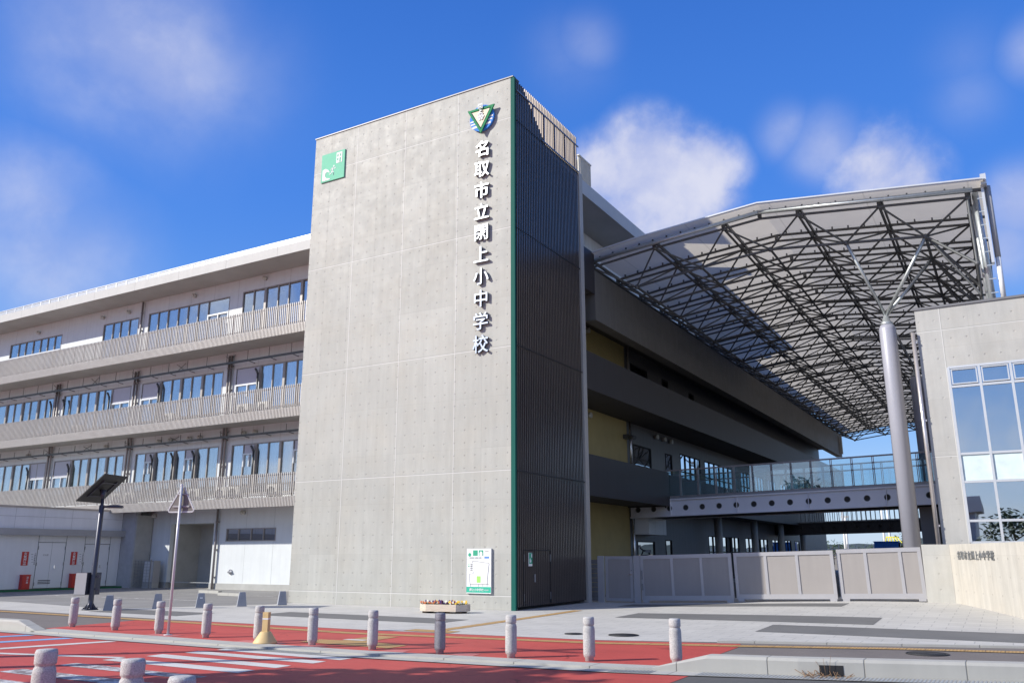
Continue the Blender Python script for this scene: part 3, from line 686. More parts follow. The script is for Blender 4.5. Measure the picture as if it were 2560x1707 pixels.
for a, c, d_, e in ((-.445, .445, -.004, .0), (-.445, .445, 1.31, 1.316)): b.box(a, c, -.066, 0, d_, e)
b.box(-.447, -.441, -.066, 0, 0, 1.31); b.box(.441, .447, -.066, 0, 0, 1.31); b.build('frame', 'alu', G)

# ------------------------------------------------------------------ main school building
B = empty('school_building', (-20, 7, 0), 'long four storey school block with slatted balconies and overhanging roof', 'building')
BO = Vector((-20, 7, 0))
def bb(mb, nm, m, par=None):
    """build in world coordinates under the building (or one of its parts, whose origin is the building's)"""
    mb.v = [(x-BO.x, y-BO.y, z-BO.z) for x, y, z in mb.v]
    return mb.build(nm, m, par or B)
XL = -52.
# window list: (x0,x1,z0,z1,splits,thick,transom(x0,x1,z),material extra)
def rngl(a, b_, n): return [a+(b_-a)*i/n for i in range(1, n)]
win = []
win.append((-41.9,-36.33,12.75,14.85,[-40.95,-40.19,-39.37,-38.58,-37.83,-37.08],[],[(-41.9,-36.33,13.9,.0)],'none'))
win.append((-50.5,-45.2,12.75,14.85,rngl(-50.5,-45.2,6),[],[(-50.5,-45.2,13.9,0)],'none'))
win.append((-32.25,-28.99,12.5,14.88,[-31.36,-30.66,-29.85],[],[],'dark'))
win.append((-28.14,-21.53,12.6,14.95,[-27.31,-26.49,-25.63,-24.83,-24.0,-23.18],[],[(-23.18,-21.53,14.1,0)],'dark'))
win.append((-20.55,-13.5,12.45,15.03,[-19.74,-18.0,-17.25,-15.6,-14.6],[-18.89,-16.35],[],'none'))
win.append((-43.3,-36.26,8.5,10.88,[-40.46,-38.76,-37.1],[-41.3,-39.57,-37.89],[(-43.3,-42.2,9.9,1)],'cur'))
win.append((-35.3,-29.0,8.5,10.88,[-34.62,-32.99,-31.42],[-33.78,-32.1,-30.67],[(-30.67,-29.0,9.95,1)],'cur'))
win.append((-28.06,-21.55,8.5,10.88,[-25.58,-23.98,-22.33],[-26.5,-24.8,-23.12],[(-28.06,-26.5,9.95,1)],'cur'))
win.append((-20.59,-13.4,8.5,10.90,[-18.0,-16.37,-14.6],[-18.85,-17.2,-15.5],[(-20.59,-18.85,10.0,1)],'cur'))
win.append((-43.0,-36.23,4.5,6.98,[-40.6,-38.78,-37.1],[-41.5,-39.65,-37.85],[(-37.85,-36.23,6.0,1)],'cur'))
win.append((-35.41,-28.99,4.5,6.98,[-32.92,-31.35,-29.71],[-33.74,-32.13,-30.5],[(-35.41,-33.74,6.0,1)],'cur'))
win.append((-27.99,-21.43,4.5,6.97,[-27.18,-25.55,-23.97,-22.24],[-26.39,-24.78,-23.13],[(-27.18,-26.39,6.45,1),(-23.97,-23.13,6.45,1)],'cur'))
win.append((-20.48,-13.4,4.5,6.96,[-19.65,-17.94,-16.26,-14.6],[-18.79,-17.11,-15.4],[(-19.65,-18.79,6.45,1),(-16.26,-15.4,6.45,1)],'cur'))
win.append((-27.64,-26.30,.36,3.17,[-26.95],[],[(-27.64,-26.3,2.37,0)],'teal'))
win.append((-20.39,-17.04,2.25,2.86,[-19.55,-18.7,-17.87],[],[],'dark'))
holes = [(a, c, d, e) for a, c, d, e, *_ in win]+[(-24.5, -21.3, .29, 3.15)]
b = MB()
for a, c, d, e in grid_wall(XL, -2.2, .28, 15.8, holes): b.box(a, c, 7.0, 7.22, d, e)
bb(b, 'wall', 'white')
b = MB().box(XL, -24.5, 6.96, 7.2, -.1, .28); b.box(-21.3, -9.2, 6.96, 7.2, -.1, .28); bb(b, 'plinth', 'plinth')
b = MB(); b.box(-24.5, -21.3, 8.9, 9., -.05, 3.3); b.box(-24.6, -24.5, 7.22, 8.9, -.05, 3.3); b.box(-21.3, -21.2, 7.22, 8.9, -.05, 3.3); b.box(-24.6, -21.2, 7.22, 9., 3.15, 3.3)
bb(b, 'porch_recess', 'plinth')
b = MB().box(XL, -2.3, 9.1, 60.8, -.05, 15.6); bb(b, 'interior_core', 'room')
b = MB()
for z in (3.75, 7.6, 11.6): b.box(XL, -2.3, 7.23, 9.08, z, z+.4)
for x in (-36., -28.5, -21., -45): b.box(x-.1, x+.1, 7.23, 9.08, 3.3, 15.6)
bb(b, 'floor_slab', 'room')
for (x0, x1, z0, z1, sp, th, tr, kind) in win:
    bz = kind in ('dark', 'teal') and z1 < 3.5
    fm = 'bronze_frame'
    b = MB(); t_ = .045; y0, y1 = 6.985, 7.10
    b.box(x0, x1, y0, y1, z1-t_, z1); b.box(x0, x1, y0-.02, y1, z0, z0+t_); b.box(x0, x0+t_, y0, y1, z0+t_, z1-t_); b.box(x1-t_, x1, y0, y1, z0+t_, z1-t_)
    for s_ in sp: b.box(s_-.027, s_+.027, y0+.012, y1, z0+t_, z1-t_)
    for s_ in th: b.box(s_-.075, s_+.075, y0-.008, y1, z0+t_, z1-t_)
    w_ = bb(b, 'window', fm)
    for (a, c, z, solid) in tr:
        b = MB().box(a+.03, c-.03, y0-.012, y1-.03, z-.04, z+.04); n_ = max(2, round((c-a)/.8))
        for i in range(n_+1): xx = a+.05+(c-a-.1)*i/n_; b.box(xx-.03, xx+.03, y0-.012, y1-.03, z-.62, z-.04)
        bb(b, 'transom', 'alu', w_)
        if solid: bb(MB().box(a+.08, c-.08, y0+.02, y0+.04, z+.05, z1-.06), 'opaque_panel', 'blind', w_)
    bb(MB().box(x0+t_, x1-t_, 7.045, 7.055, z0+t_, z1-t_), 'pane', 'glass' if kind != 'dark' or z1 > 3.5 else 'glassdark', w_)
    allx = [x0]+sorted(sp+th)+[x1]
    b = MB(); c2 = MB()
    for a, c in zip(allx[:-1], allx[1:]):
        u = random.random()
        if kind == 'cur' and u < .8 or kind == 'teal':
            wd = (c-a)*random.choice((1., 1., .75, .55)) if kind == 'cur' else (c-a)
            xa = a if random.random() < .5 else c-wd
            tgt = c2 if (kind == 'cur' and random.random() < .12) else b
            n_ = int(wd/.045)
            P = [(xa+wd*i/n_, 7.15+.045*math.sin(i*1.3+u*9)) for i in range(n_+1)]
            for (pa, pb) in zip(P[:-1], P[1:]): tgt.poly([(pa[0],pa[1],z0),(pb[0],pb[1],z0),(pb[0],pb[1],z1-.06),(pa[0],pa[1],z1-.06)], [(0,1,2,3)], True)
        elif kind == 'dark' and z1 > 3.5 and int((a-x0)/.8) % 2 == 0:
            c2.poly([(a+.04,7.12,z0),(c-.04,7.12,z0),(c-.04,7.12,z1-.05),(a+.04,7.12,z1-.05)], [(0,1,2,3)])
    if b.v: bb(b, 'curtain', 'teal_curtain' if kind == 'teal' else 'curtain', w_)
    if c2.v: bb(c2, 'blind' if kind == 'dark' else 'curtain', mat('taupe_blind', (.20, .18, .165), .7) if kind == 'dark' else 'curtain_y', w_)
# balconies
for lv, zt in enumerate((5.2, 9.2, 13.15)):
    bb(MB().box(XL, -.02 if 0 else -9.2+9.1, 5.34, 6.995, zt-1.35, zt-1.12), 'balcony_slab', 'soffit')
    b = MB(); n_ = int((43.5)/.125)
    for i in range(n_+60):
        x = -1.+ -i*.125
        if x < XL: break
        b.box(x-.017, x+.017, 5.22, 5.27, zt-1.03, zt)
    for i in range(int(51/.925)):
        x = -.6-i*.925; b.box(x-.022, x+.022, 5.275, 5.325, zt-1.4, zt-.02)
    b.box(XL, -.1, 5.275, 5.315, zt-.12, zt-.07); b.box(XL, -.1, 5.275, 5.315, zt-.98, zt-.93)
    bb(b, 'balustrade', 'railfin')
    b = MB()
    for i in range(600):
        x = -1.0-i*.0925
        if x < XL: break
        b.box(x-.020, x+.020, 5.16, 5.22, zt-1.5, zt-1.06)
    b.box(XL, -.1, 5.225, 5.33, zt-1.47, zt-1.10)
    bb(b, 'slab_edge_slats', 'railfin')
# roof
b = MB().box(XL, -.4, 5.3, 25.2, 15.75, 16.18); bb(b, 'roof', 'soffit')
b = MB().box(XL, -.38, 5.25, 5.298, 15.72, 16.2); b.box(-.398, -.35, 5.3, 25.22, 15.72, 16.32); bb(b, 'fascia', 'fascia')
b = MB()
for i in range(730):
    x = -1.-i*.07
    if x < XL: break
    b.box(x-.02, x+.02, 5.27, 5.30, 16.20, 16.40)
for i in range(60): b.box(-1-i*.9-.06, -1-i*.9+.06, 5.26, 5.31, 16.2, 16.42)
b.box(XL, -.5, 5.25, 5.31, 16.42, 16.46); bb(b, 'roof_edge_guard', 'alu')
b = MB(); b.box(-2.2, -1.9, 25.2, 25.5, 12.4, 16.2); b.box(-50, -2.3, 25.2, 25.4, 12.4, 15.75); bb(b, 'end_wall', 'whiteY')
# horizontal service pipes with hangers
for z, zs in ((11.1, 11.62), (7.3, 7.66)):
    b = MB().bar((XL, 6.5, z), (-9.3, 6.5, z), .07, .10)
    for i in range(28):
        x = -10.3-i*1.5; b.bar((x, 6.5, z), (x, 6.5, zs), .02); b.bar((x, 6.5, z), (x, 7.0, z-.05), .03)
    for x in (-13.4, -21., -24.8, -28.6, -32.3, -36.):
        b.bar((x-.35, 6.9, z+.1), (x+.35, 6.9, zs), .02); b.bar((x+.35, 6.9, z+.1), (x-.35, 6.9, zs), .02)
    bb(b, 'service_pipe', 'darkpipe')
for x, za, zb_ in ((-28.62, 12.1, 15.7), (-21.05, 4., 11.6), (-20.86, 4., 11.6), (-28.6, 4., 11.6), (-28.35, 4., 11.6), (-35.9, 4., 11.6), (-35.65, 4., 11.6), (-20.97, -.05, 3.85), (-13.3, 4., 11.6)):
    b = MB().tube((x, 6.88, za), (x, 6.88, zb_), .055, n=10); b.tube((x, 6.88, zb_-.7), (x, 6.88, zb_-.62), .075, n=10)
    for k in range(int((zb_-za)/1.3)): b.box(x-.07, x+.07, 6.86, 6.99, za+.6+k*1.3, za+.64+k*1.3)
    bb(b, 'downpipe', 'pipe')
for x, z in ((-36.3,9.9),(-35.0,9.9),(-30.75,9.9),(-26.45,10.0),(-18.9,10.0),(-37.8,6.0),(-33.75,6.0),(-26.4,6.1),(-23.1,6.1),(-18.8,6.1),(-24.75,6.1)):
    bb(MB().tube((x-.17, 6.86, z+.72), (x, 6.88, z+.45), .055, n=8).tube((x, 6.88, z+.47), (x, 6.88, z-1.3), .05, n=8), 'exhaust_duct', 'darkpipe')
for x, z in ((-38.8,15.25),(-32.3,15.3),(-24.3,15.4),(-18.92,15.5),(-38.,7.45),(-30.5,7.5),(-26.,7.5),(-25.1,7.5),(-23.6,7.5),(-22.8,7.5),(-19.6,7.5),(-18.8,7.5),(-27.2,3.6),(-25.8,3.6),(-19.23,3.6),(-29.9,15.3)):
    bb(MB().tube((x, 6.99, z), (x, 6.80, z), .10, .115, n=12).tube((x, 6.80, z), (x, 6.74, z-.02), .085, .06, n=12), 'vent_hood', 'acunit')
for x, z in ((-19.86, .82), (-25.6, .95)):
    bb(MB().tube((x, 6.99, z), (x, 6.95, z), .12, n=14).tube((x-.05, 6.95, z), (x-.05, 6.87, z-.02), .05, n=10).tube((x+.06, 6.95, z+.01), (x+.06, 6.88, z-.01), .045, n=10), 'hydrant_valve', 'stainless')
b = MB()
# right-hand long side of the block: balcony bands, beam, wall
BH = [(14.6,16.8,9.9,10.55),(18.9,19.8,9.9,10.55),(23.2,24.1,9.9,10.5),(14.6,16.9,5.2,6.65),(18.9,19.9,4.2,6.64),(21.2,24.6,4.3,6.85),(25.4,31.2,4.3,6.85),(33.,35.4,4.3,6.85),(36.6,39.,4.3,6.85),(40.2,42.6,4.3,6.85),(44,47.,4.3,6.85),
      (14.7,16.9,.1,2.2),(18.4,19.3,.1,2.3),(25.4,31.6,.2,2.62),(33.1,38.9,.2,2.62),(40.2,46.2,.2,2.62),(47.5,49.2,.9,2.6)]
b = MB()
for a, c, d, e in grid_wall(13.9, 61., -.05, 12.4, [(h[0], h[1], h[2], h[3]) for h in BH]): b.box(-2.2, -2.0, a, c, d, e)
bb(b, 'side_wall', 'grey_siding')
bb(MB().box(-2.2, -1.99, 7.25, 13.85, -.05, 12.4), 'yellow_wall', 'yellow')
bb(MB().box(-2.35, -2.2, 5.6, 25.2, 12.4, 15.75), 'upper_side_wall', 'whiteY')
for k, (a, c, d, e) in enumerate(BH):
    b = MB(); t_ = .05; big = (c-a) > 2.3
    b.box(-2.08, -1.98, a, c, e-t_, e); b.box(-2.08, -1.98, a, c, d, d+t_); b.box(-2.08, -1.98, a, a+t_, d+t_, e-t_); b.box(-2.08, -1.98, c-t_, c, d+t_, e-t_)
    if big:
        n_ = round((c-a)/.95)
        for i in range(1, n_): y = a+(c-a)*i/n_; b.box(-2.07, -1.985, y-.05, y+.05, d+t_, e-t_)
        b.box(-2.065, -1.99, a+t_, c-t_, d+(e-d)*.62, d+(e-d)*.62+.06)
    w_ = bb(b, 'window', 'blackgap')
    bb(MB().box(-2.04, -2.03, a+t_, c-t_, d+t_, e-t_), 'pane', 'glassmirror' if big else 'glassdark', w_)
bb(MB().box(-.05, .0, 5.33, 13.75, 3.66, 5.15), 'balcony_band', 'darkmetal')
bb(MB().box(-2., -.052, 5.33, 13.7, 3.70, 4.05), 'balcony_slab', 'soffit_shade')
bb(MB().box(-1.99, -.052, 13.70, 13.75, 3.66, 5.15), 'balcony_band', 'darkmetal')
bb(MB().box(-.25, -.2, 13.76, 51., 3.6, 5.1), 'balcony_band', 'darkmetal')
bb(MB().box(-2., -.252, 13.76, 51., 3.65, 4.05), 'balcony_slab', 'soffit_shade')
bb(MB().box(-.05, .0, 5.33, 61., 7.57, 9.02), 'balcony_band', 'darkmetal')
bb(MB().box(-2., -.052, 5.33, 61., 7.60, 8.0), 'balcony_slab', 'soffit_shade')
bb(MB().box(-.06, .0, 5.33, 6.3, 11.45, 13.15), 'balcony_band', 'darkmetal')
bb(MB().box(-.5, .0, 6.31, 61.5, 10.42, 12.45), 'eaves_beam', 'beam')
bb(MB().box(-2.2, -.502, 6.31, 61.3, 11.2, 12.3), 'eaves_slab', 'soffit_shade')
bb(MB().box(-2., -.062, 5.33, 6.3, 11.5, 12.0), 'balcony_slab', 'soffit_shade')
for z0, z1 in ((-.05, 3.69), (5.16, 7.6), (9.0, 11.2)):
    bb(MB().tube((-1.85, 13.95, z0), (-1.85, 13.95, z1), .06, n=10), 'downpipe', 'stainless' if z0 < 5.5 else 'pipe')
for y in (24.7, 32.4, 39.55, 46.8): bb(MB().tube((-1.2, y, -.05), (-1.2, y, 3.65), .22, n=16), 'round_pillar', 'plinth')
bb(MB().box(-2., -1.2, 14.15, 16.4, 2.48, 3.3), 'duct_box', 'whiteY')
bb(MB().box(-1.99, -1.70, 13.4, 13.75, 6.75, 6.95).tube((-1.75, 13.5, 6.85), (-1.4, 13.4, 6.75), .10, n=10), 'floodlight', 'darkpipe')
for y, z in ((8.3, 7.3), (9.6, 7.3), (9.6, 11.0), (17.5, 7.3), (18.6, 7.3), (19.6, 7.3)):
    bb(MB().tube((-1.98, y, z), (-1.8, y, z), .1, .12, n=12), 'vent_hood', 'acunit')
bb(MB().box(.0, .25, 60.3, 60.6, 10.6, 12.3), 'downpipe', 'acunit')
b = MB(); b.box(-1.05, -1., 7.2, 8.35, 16.2, 18.0)
for i in range(10): b.box(-1., -.95, 7.24+i*.115, 7.27+i*.115, 16.2, 18.0)
b.box(-1.06, -.94, 7.15, 8.38, 18.0, 18.05); bb(b, 'rooftop_screen', mat('cream_screen', (.70, .64, .54), .5))
bb(MB().box(-9., -1.1, 7.2, 8.3, 16.19, 17.9), 'rooftop_housing', 'acunit')

# air conditioner units standing on the balconies
first = None
acs = [(-28.0, 4.08), (-27.0, 4.08), (-22.9, 4.08), (-22.0, 4.08), (-20.1, 4.08), (-19.2, 4.08), (-16.6, 4.08), (-37.2, 4.08), (-32.5, 8.08), (-24.6, 8.08), (-17.6, 8.08), (-19.0, 8.08), (-38.5, 8.08)]
for i, (x, z) in enumerate(acs):
    lab = 'beige air conditioner unit on the %s balcony, %s along its row' % (('second floor', 'third floor')[z > 5], ('first from left', 'second from left', 'third from left', 'fourth from left', 'fifth from left', 'sixth from left', 'seventh from left', 'eighth from left')[sorted(q[0] for q in acs if q[1] == z).index(x)])
    if first is None:
        first = empty('air_conditioner', (x, 6.3, z), lab, 'air conditioner', 'air conditioner units behind the balcony slats')
        MB().box(-.38, .38, -.15, .15, .08, .72).build('casing', 'acunit', first)
        MB().lathe([(.24, 0), (.24, .02), (.21, .02), (.21, .005), (.03, .005)], (0, 0, 0), 20).build('fan_grille', 'darkpipe', first)
        fg = children(first)[-1]; fg.rotation_euler.x = pi/2; fg.location = (-.07, -.15, .4)
        MB().box(-.3, -.22, -.14, .14, 0, .08).box(.22, .3, -.14, .14, 0, .08).build('foot', 'hinge', first)
    else: copy_tree(first, (x, 6.3, z), 0, lab)

# ------------------------------------------------------------------ utility building at the left
U = empty('utility_building', (-27, 3, 0), 'low white utility building with steel doors at the left', 'building')
BO = Vector((-27, 3, 0))
def ub(mb, nm, m, par=None): mb.v = [(x+27, y-3, z) for x, y, z in mb.v]; return mb.build(nm, m, par or U)
dh = [(1.63, 3.0, .1, 2.2), (4.0, 5.36, .1, 2.14)]
b = MB()
for a, c, d, e in grid_wall(-9., 5.96, .1, 2.52, dh): b.box(-27.2, -27.0, a, c, d, e)
ub(b, 'wall', 'util')
ub(MB().box(-27.2, -27.03, -9., 5.96, 2.82, 3.78), 'parapet', panelled('parapet_panel', (.72, .73, .76), 1.40, 1, .4, off=1.22, hl=(3.38,)))
ub(MB().box(-40, -27.21, -9., 5.9, .0, 3.6), 'core', 'soffit')
ub(MB().box(-27.3, -26.98, -9.05, 5.98, 3.78, 3.86), 'coping', mat('tan_coping', (.42, .37, .32), .5))
ub(MB().box(-27.2, -26.7, -9., 5.98, 2.52, 2.82), 'ledge', 'ledge')
ub(MB().box(-27.19, -26.0, 5.98, 6.25, -.05, 3.80), 'fin_wall', mat('slate_render', (.40, .40, .41), .7))
ub(MB().box(-27.2, -25.97, 5.95, 6.28, 3.80, 3.88), 'fin_coping', 'alu')
ub(MB().box(-26.0, -25.9, 6.0, 6.95, .0, 3.6), 'fin_wall', 'plinth')
b = MB()
for y in (-1.0, 1.62, 3.01, 3.99, 5.37): b.box(-26.999, -26.994, y-.008, y+.008, .1, 2.52)
for a, c, d, e in dh: b.box(-26.999, -26.994, a, c, e, e+.014)
ub(b, 'panel_joint', 'blackgap')
for a, c, d, e in dh:
    do = ub(MB().box(-27.06, -27.01, a+.015, c-.015, d+.01, e-.01), 'door', 'door')
    ub(MB().box(-27.012, -27.003, (a+c)/2-.004, (a+c)/2+.004, d, e), 'door_gap', 'ledge', do)
    b = MB()
    for y in (a+.01, c-.01):
        for z in (.3, 1.2, 1.95): b.box(-27.005, -26.985, y-.02, y+.02, z-.08, z+.08)
    ub(b, 'hinge', 'hinge', do)
    ub(MB().box(-27.01, -26.96, a+.86, a+.92, 1.0, 1.14), 'door_handle', 'stainless', do)
    if a < 2:
        b = MB()
        for k in range(3): b.box(-27.012, -27.002, a+.2, a+.8, .3+k*.07, .33+k*.07)
        ub(b, 'louvre', 'blackgap', do)
ub(MB().box(-27.0, -26.55, -9, 6.9, -.05, .08), 'green_step', 'greenmat')
text_obj('caption', '受水槽', .09, .003, 'ledge', U, Matrix.Translation((27-26.9995-.0, 0, 0)) @ SIDE(-27-(-27)-27+.0, -1.0, 1.62) @ Matrix.Identity(4) if 0 else SIDE(.0+.0-.005, 2.05-3, 1.62))
# fire hydrant cabinets, signs, notices
for k, y in enumerate((1.12, 3.54)):
    c = empty('hydrant_cabinet', (-26.85, y, .08), 'red fire hydrant cabinet %s' % ('left of the louvred white door', 'between the two white steel doors'), 'hydrant cabinet', 'red fire cabinets on the utility wall') if 0 else empty('hydrant_cabinet', (-26.85, y, .08), ('red fire hydrant cabinet left of the louvred white door', 'red fire hydrant cabinet between the two white steel doors')[k], 'hydrant cabinet', 'red fire cabinets on the utility wall')
    MB().box(-.12, .1, -.19, .19, 0, .64).build('cabinet_body', 'red', c); MB().box(-.13, .115, -.205, .205, .62, .66).build('lid', 'red', c)
    MB().box(.10, .112, -.16, .16, .04, .6).build('cabinet_door', 'red', c)
    for q, ch in enumerate('消火器'): text_obj('character', ch, .10, .004, 'wtext', c, SIDE(.115, .04, .53-q*.11), .001)
    s_ = empty('extinguisher_sign', (-26.99, y-.06+.0, 1.46), ('red hydrant sign with white characters left of the louvred door', 'red hydrant sign with white characters between the doors')[k], 'sign', 'red vertical signs on the utility wall')
    MB().box(-.008, .012, -.16, .16, -.31, .31).build('sign_plate', 'red', s_)
    for q, ch in enumerate('火気厳禁'): text_obj('character', ch, .15, .004, 'wtext', s_, SIDE(.015, 0, .225-q*.15), .004)
    n_ = empty('wall_notice', (-26.99, y+.31, 1.45), ('small lettered notice beside the red sign left of the louvred door', 'small lettered notice beside the red sign between the doors')[k], 'notice', 'lettered notices on the utility wall')
    MB().box(-.008, .002, -.15, .15, -.30, .30).build('notice_plate', 'wtext', n_)
    for q, ch in enumerate('少量危険物貯蔵'): text_obj('character', ch, .075, .003, 'dtext', n_, SIDE(.004, .10, .24-q*.08))
    for q in range(4): MB().box(.003, .006, -.10+.02*q, .0+.01*q, .2-q*.12, .215-q*.12).build('text_line', 'dtext', n_)
# low mesh fence and cabinet in front of the tall window
F_ = empty('mesh_fence', (-26.0, 6.1, 0), 'low wire mesh fence in front of the tall teal curtained window', 'fence')
b = MB()
for k in range(12): b.bar((-1.2+k*.23+.0, 0, .1), (-1.2+k*.23, 0, 1.35), .012)
for k in range(9): b.bar((-1.2, 0, .12+k*.15), (1.35, 0, .12+k*.15), .010)
b.build('mesh', 'hinge', F_); MB().bar((-1.22, 0, 0), (-1.22, 0, 1.4), .04).bar((1.37, 0, 0), (1.37, 0, 1.4), .04).build('post', 'hinge', F_)
c_ = empty('electrical_cabinet', (-24.95, 6.45, 0), 'grey electrical cabinet standing beside the recessed porch', 'cabinet')
MB().box(-.4, .35, -.2, .2, .25, 1.33).build('casing', 'ledge', c_); MB().box(-.36, .31, -.215, -.2, .3, 1.28).build('cabinet_door', 'alu', c_); MB().box(-.4, .35, -.2, .2, 0, .25).build('base', 'plinth', c_)
o = MB().path([(-9.75, 6.5, 0), (-9.75, 6.5, .32), (-9.6, 6.5, .32), (-9.6, 6.5, 0)], .02).build('hoop_rail', 'stainless'); tag(o, 'small steel hoop rail at the foot of the white wall', 'rail')
for k, (x, y) in enumerate(((-17.6, 3.9), (-14.9, 2.6))):
    o = MB().box(-.75, .75, -.09, .09, 0, .11).build('wheel_stop', 'kerb'); o.location = (x, y, .001); o.rotation_euler.z = R(-8)
    tag(o, ('concrete wheel stop nearer the recessed porch', 'concrete wheel stop nearer the concrete tower')[k], 'wheel stop', 'wheel stops in the car park')

# ------------------------------------------------------------------ canopy
K = empty('canopy_roof', (10, 9.3, 0), 'large white membrane canopy on a steel space frame over the courtyard', 'canopy')
def kb(mb, nm, m, par=None): mb.v = [(x-10, y-9.3, z) for x, y, z in mb.v]; return mb.build(nm, m, par or K)
edge = [(-.15, 13.08), (1.95, 13.36), (6.5, 13.76), (13.53, 13.05)]
def mz(x): return lerp(edge, x)
lx = [1.08, 3.78, 6.44, 9.09, 11.64]; ux = [-.25, 2.38, 5.1, 7.77, 10.42, 13.03]
Y0L, Y0U, SP, NR = 8.0, 6.7, 2.6, 22
def lz(x): return mz(x)-1.12-(.08 if x < 2 else 0)
def uz(x): return mz(x)-.36
b = MB(); ye = Y0U+SP*NR+.9
P = [edge[0], edge[1], (4.2, (13.36+13.76)/2), edge[2], (10, 13.41), edge[3]]
for (xa, za), (xb, zb_) in zip(P[:-1], P[1:]):
    k = 14
    for i in range(k):
        ya = 6.15+(ye-6.15)*i/k; yb = 6.15+(ye-6.15)*(i+1)/k
        b.poly([(xa,ya,za),(xb,ya,zb_),(xb,yb,zb_),(xa,yb,za)], [(0,1,2,3)])
kb(b, 'membrane', 'membrane')
b = MB()
for (xa, za), (xb, zb_) in zip(P[:-1], P[1:]): b.bar((xa, 6.13, za+.03), (xb, 6.13, zb_+.03), .05, .05); b.bar((xa, ye, za+.03), (xb, ye, zb_+.03), .05, .05)
b.bar((13.55, 6.1, 13.08), (13.55, ye, 13.08), .06, .08); kb(b, 'edge_trim', 'alu')
ch = MB(); dg = MB(); pu = MB(); nd = MB()
nl = NR
for j in range(NR+1):
    y = Y0U+SP*j
    for i in range(5):
        if ux[i] < 6.4 < ux[i+1]:
            ch.tube((ux[i], y, uz(ux[i])), (6.44, y, uz(6.44)), .045, n=6, caps=False); ch.tube((6.44, y, uz(6.44)), (ux[i+1], y, uz(ux[i+1])), .045, n=6, caps=False)
        else: ch.tube((ux[i], y, uz(ux[i])), (ux[i+1], y, uz(ux[i+1])), .045, n=6, caps=False)
    for (xa, za), (xb, zb_) in zip(P[:-1], P[1:]):
        pu.tube((xa, y-.05, za-.15), (xb, y-.05, zb_-.15), .05 if j else .065, n=6, caps=False)
    x = .1
    while x < 13.4: pu.box(x-.025, x+.025, y-.09, y-.02, mz(x)-.13, mz(x)-.012); x += .56
    for x in ux+[6.44]: nd.box(x-.06, x+.06, y-.1, y+.05, uz(x)+.03, mz(x)-.12)
    if j < NR:
        for x in ux:
            ch.tube((x, y, uz(x)), (x, y+SP, uz(x)), .05, n=6, caps=False)
            pu.bar((x+.08, y, mz(x)-.17), (x+.08, y+SP, mz(x)-.17), .06, .12)
    for x in ux: nd.ball((x, y, uz(x)), .09, 6)
for j in range(nl):
    y = Y0L+SP*j
    for i in range(4): ch.tube((lx[i], y, lz(lx[i])), (lx[i+1], y, lz(lx[i+1])), .05, n=6, caps=False)
    if j < nl-1:
        for x in lx: ch.tube((x, y, lz(x)), (x, y+SP, lz(x)), .05, n=6, caps=False)
    for i, x in enumerate(lx):
        nd.ball((x, y, lz(x)), .10, 6)
        for a in (ux[i], ux[i+1]):
            for c in (y-1.3, y+1.3): dg.tube((x, y, lz(x)), (a, c, uz(a)), .036, n=6, caps=False)
# side frame dropping down the right edge
for j in range(NR+1):
    y = Y0U+SP*j
    ch.tube((13.03, y, 12.72), (13.05, y, 10.5), .05, n=6, caps=False); nd.ball((13.05, y, 10.5), .09, 6)
    if j < NR:
        ch.tube((13.05, y, 10.5), (13.05, y+SP, 10.5), .05, n=6, caps=False); ch.tube((13.05, y+1.3, 9.8), (13.05, y+SP+1.3, 9.8), .045, n=6, caps=False)
        dg.tube((13.05, y, 10.5), (13.05, y+1.3, 9.8), .035, n=6, caps=False); dg.tube((13.05, y+1.3, 9.8), (13.05, y+SP, 10.5), .035, n=6, caps=False)
for j in range(nl):
    y = Y0L+SP*j
    for c in (y-1.3, y+1.3): dg.tube((11.64, y, lz(11.64)), (13.05, c, 10.5), .05, n=6, caps=False)
    dg.tube((11.64, y, lz(11.64)), (13.05, y, 9.8), .04, n=6, caps=False)
kb(ch, 'chord_tube', 'truss'); kb(dg, 'diagonal_tube', 'truss'); kb(pu, 'purlin', 'truss'); kb(nd, 'node', 'truss')
# front tube is paler than the rest of the frame
b = MB()
b.tube((6.44, 6.44, mz(6.44)-.2), (13.2, 6.44, mz(13.2)-.2), .075, n=10); b.tube((-.1, 6.44, mz(-.1)-.2), (6.44, 6.44, mz(6.44)-.2), .075, n=10)
kb(b, 'front_tube', 'galv')
b = MB()
b.tube((13.26, 7.1, 13.0), (13.33, 7.1, 9.1), .10, n=12); b.tube((13.15, 7.9, 12.9), (13.24, 7.9, 9.1), .07, n=10)
for k in range(8): b.bar((13.3, 6.6, 12.6-k*.45), (13.5, 6.6, 12.6-k*.45), .03)
kb(b, 'edge_post', 'galv')
kb(MB().box(13.44, 13.52, 6.5, 6.72, 10.4, 13.0).box(13.46, 13.62, 6.3, 6.9, 12.95, 13.3), 'edge_flashing', 'alu')
kb(MB().tube((13.63, 6.7, 13.0), (13.63, 6.7, 10.6), .085, n=12), 'gutter_pipe', 'ledge'); kb(MB().tube((13.63, 6.7, 10.598), (13.62, 6.7, 9.28), .075, n=12), 'gutter_pipe', 'wtext')
kb(MB().box(13.30, 13.34, 8.2, ye, 10.0, 12.9), 'side_cladding', 'cap')
for k in range(6):
    y = 9.3+k*10.4; x = 9.99
    c_ = kb(MB().lathe([(.285, -.05), (.285, 9.35), (.23, 9.5)], (x, y, 0), 28), 'column', 'columnshade')
    kb(MB().lathe([(.20, 9.5), (.20, 9.6), (.15, 9.62), (.05, 9.95)], (x, y, 0), 20), 'column_head', 'galv', c_)
    b = MB()
    for a in (9.09, 11.64):
        for c in (y-1.3, y+1.3): b.tube((x, y, 9.85), (a, c, lz(a)), .06, .06, n=8)
    kb(b, 'branch_strut', 'galv', c_)

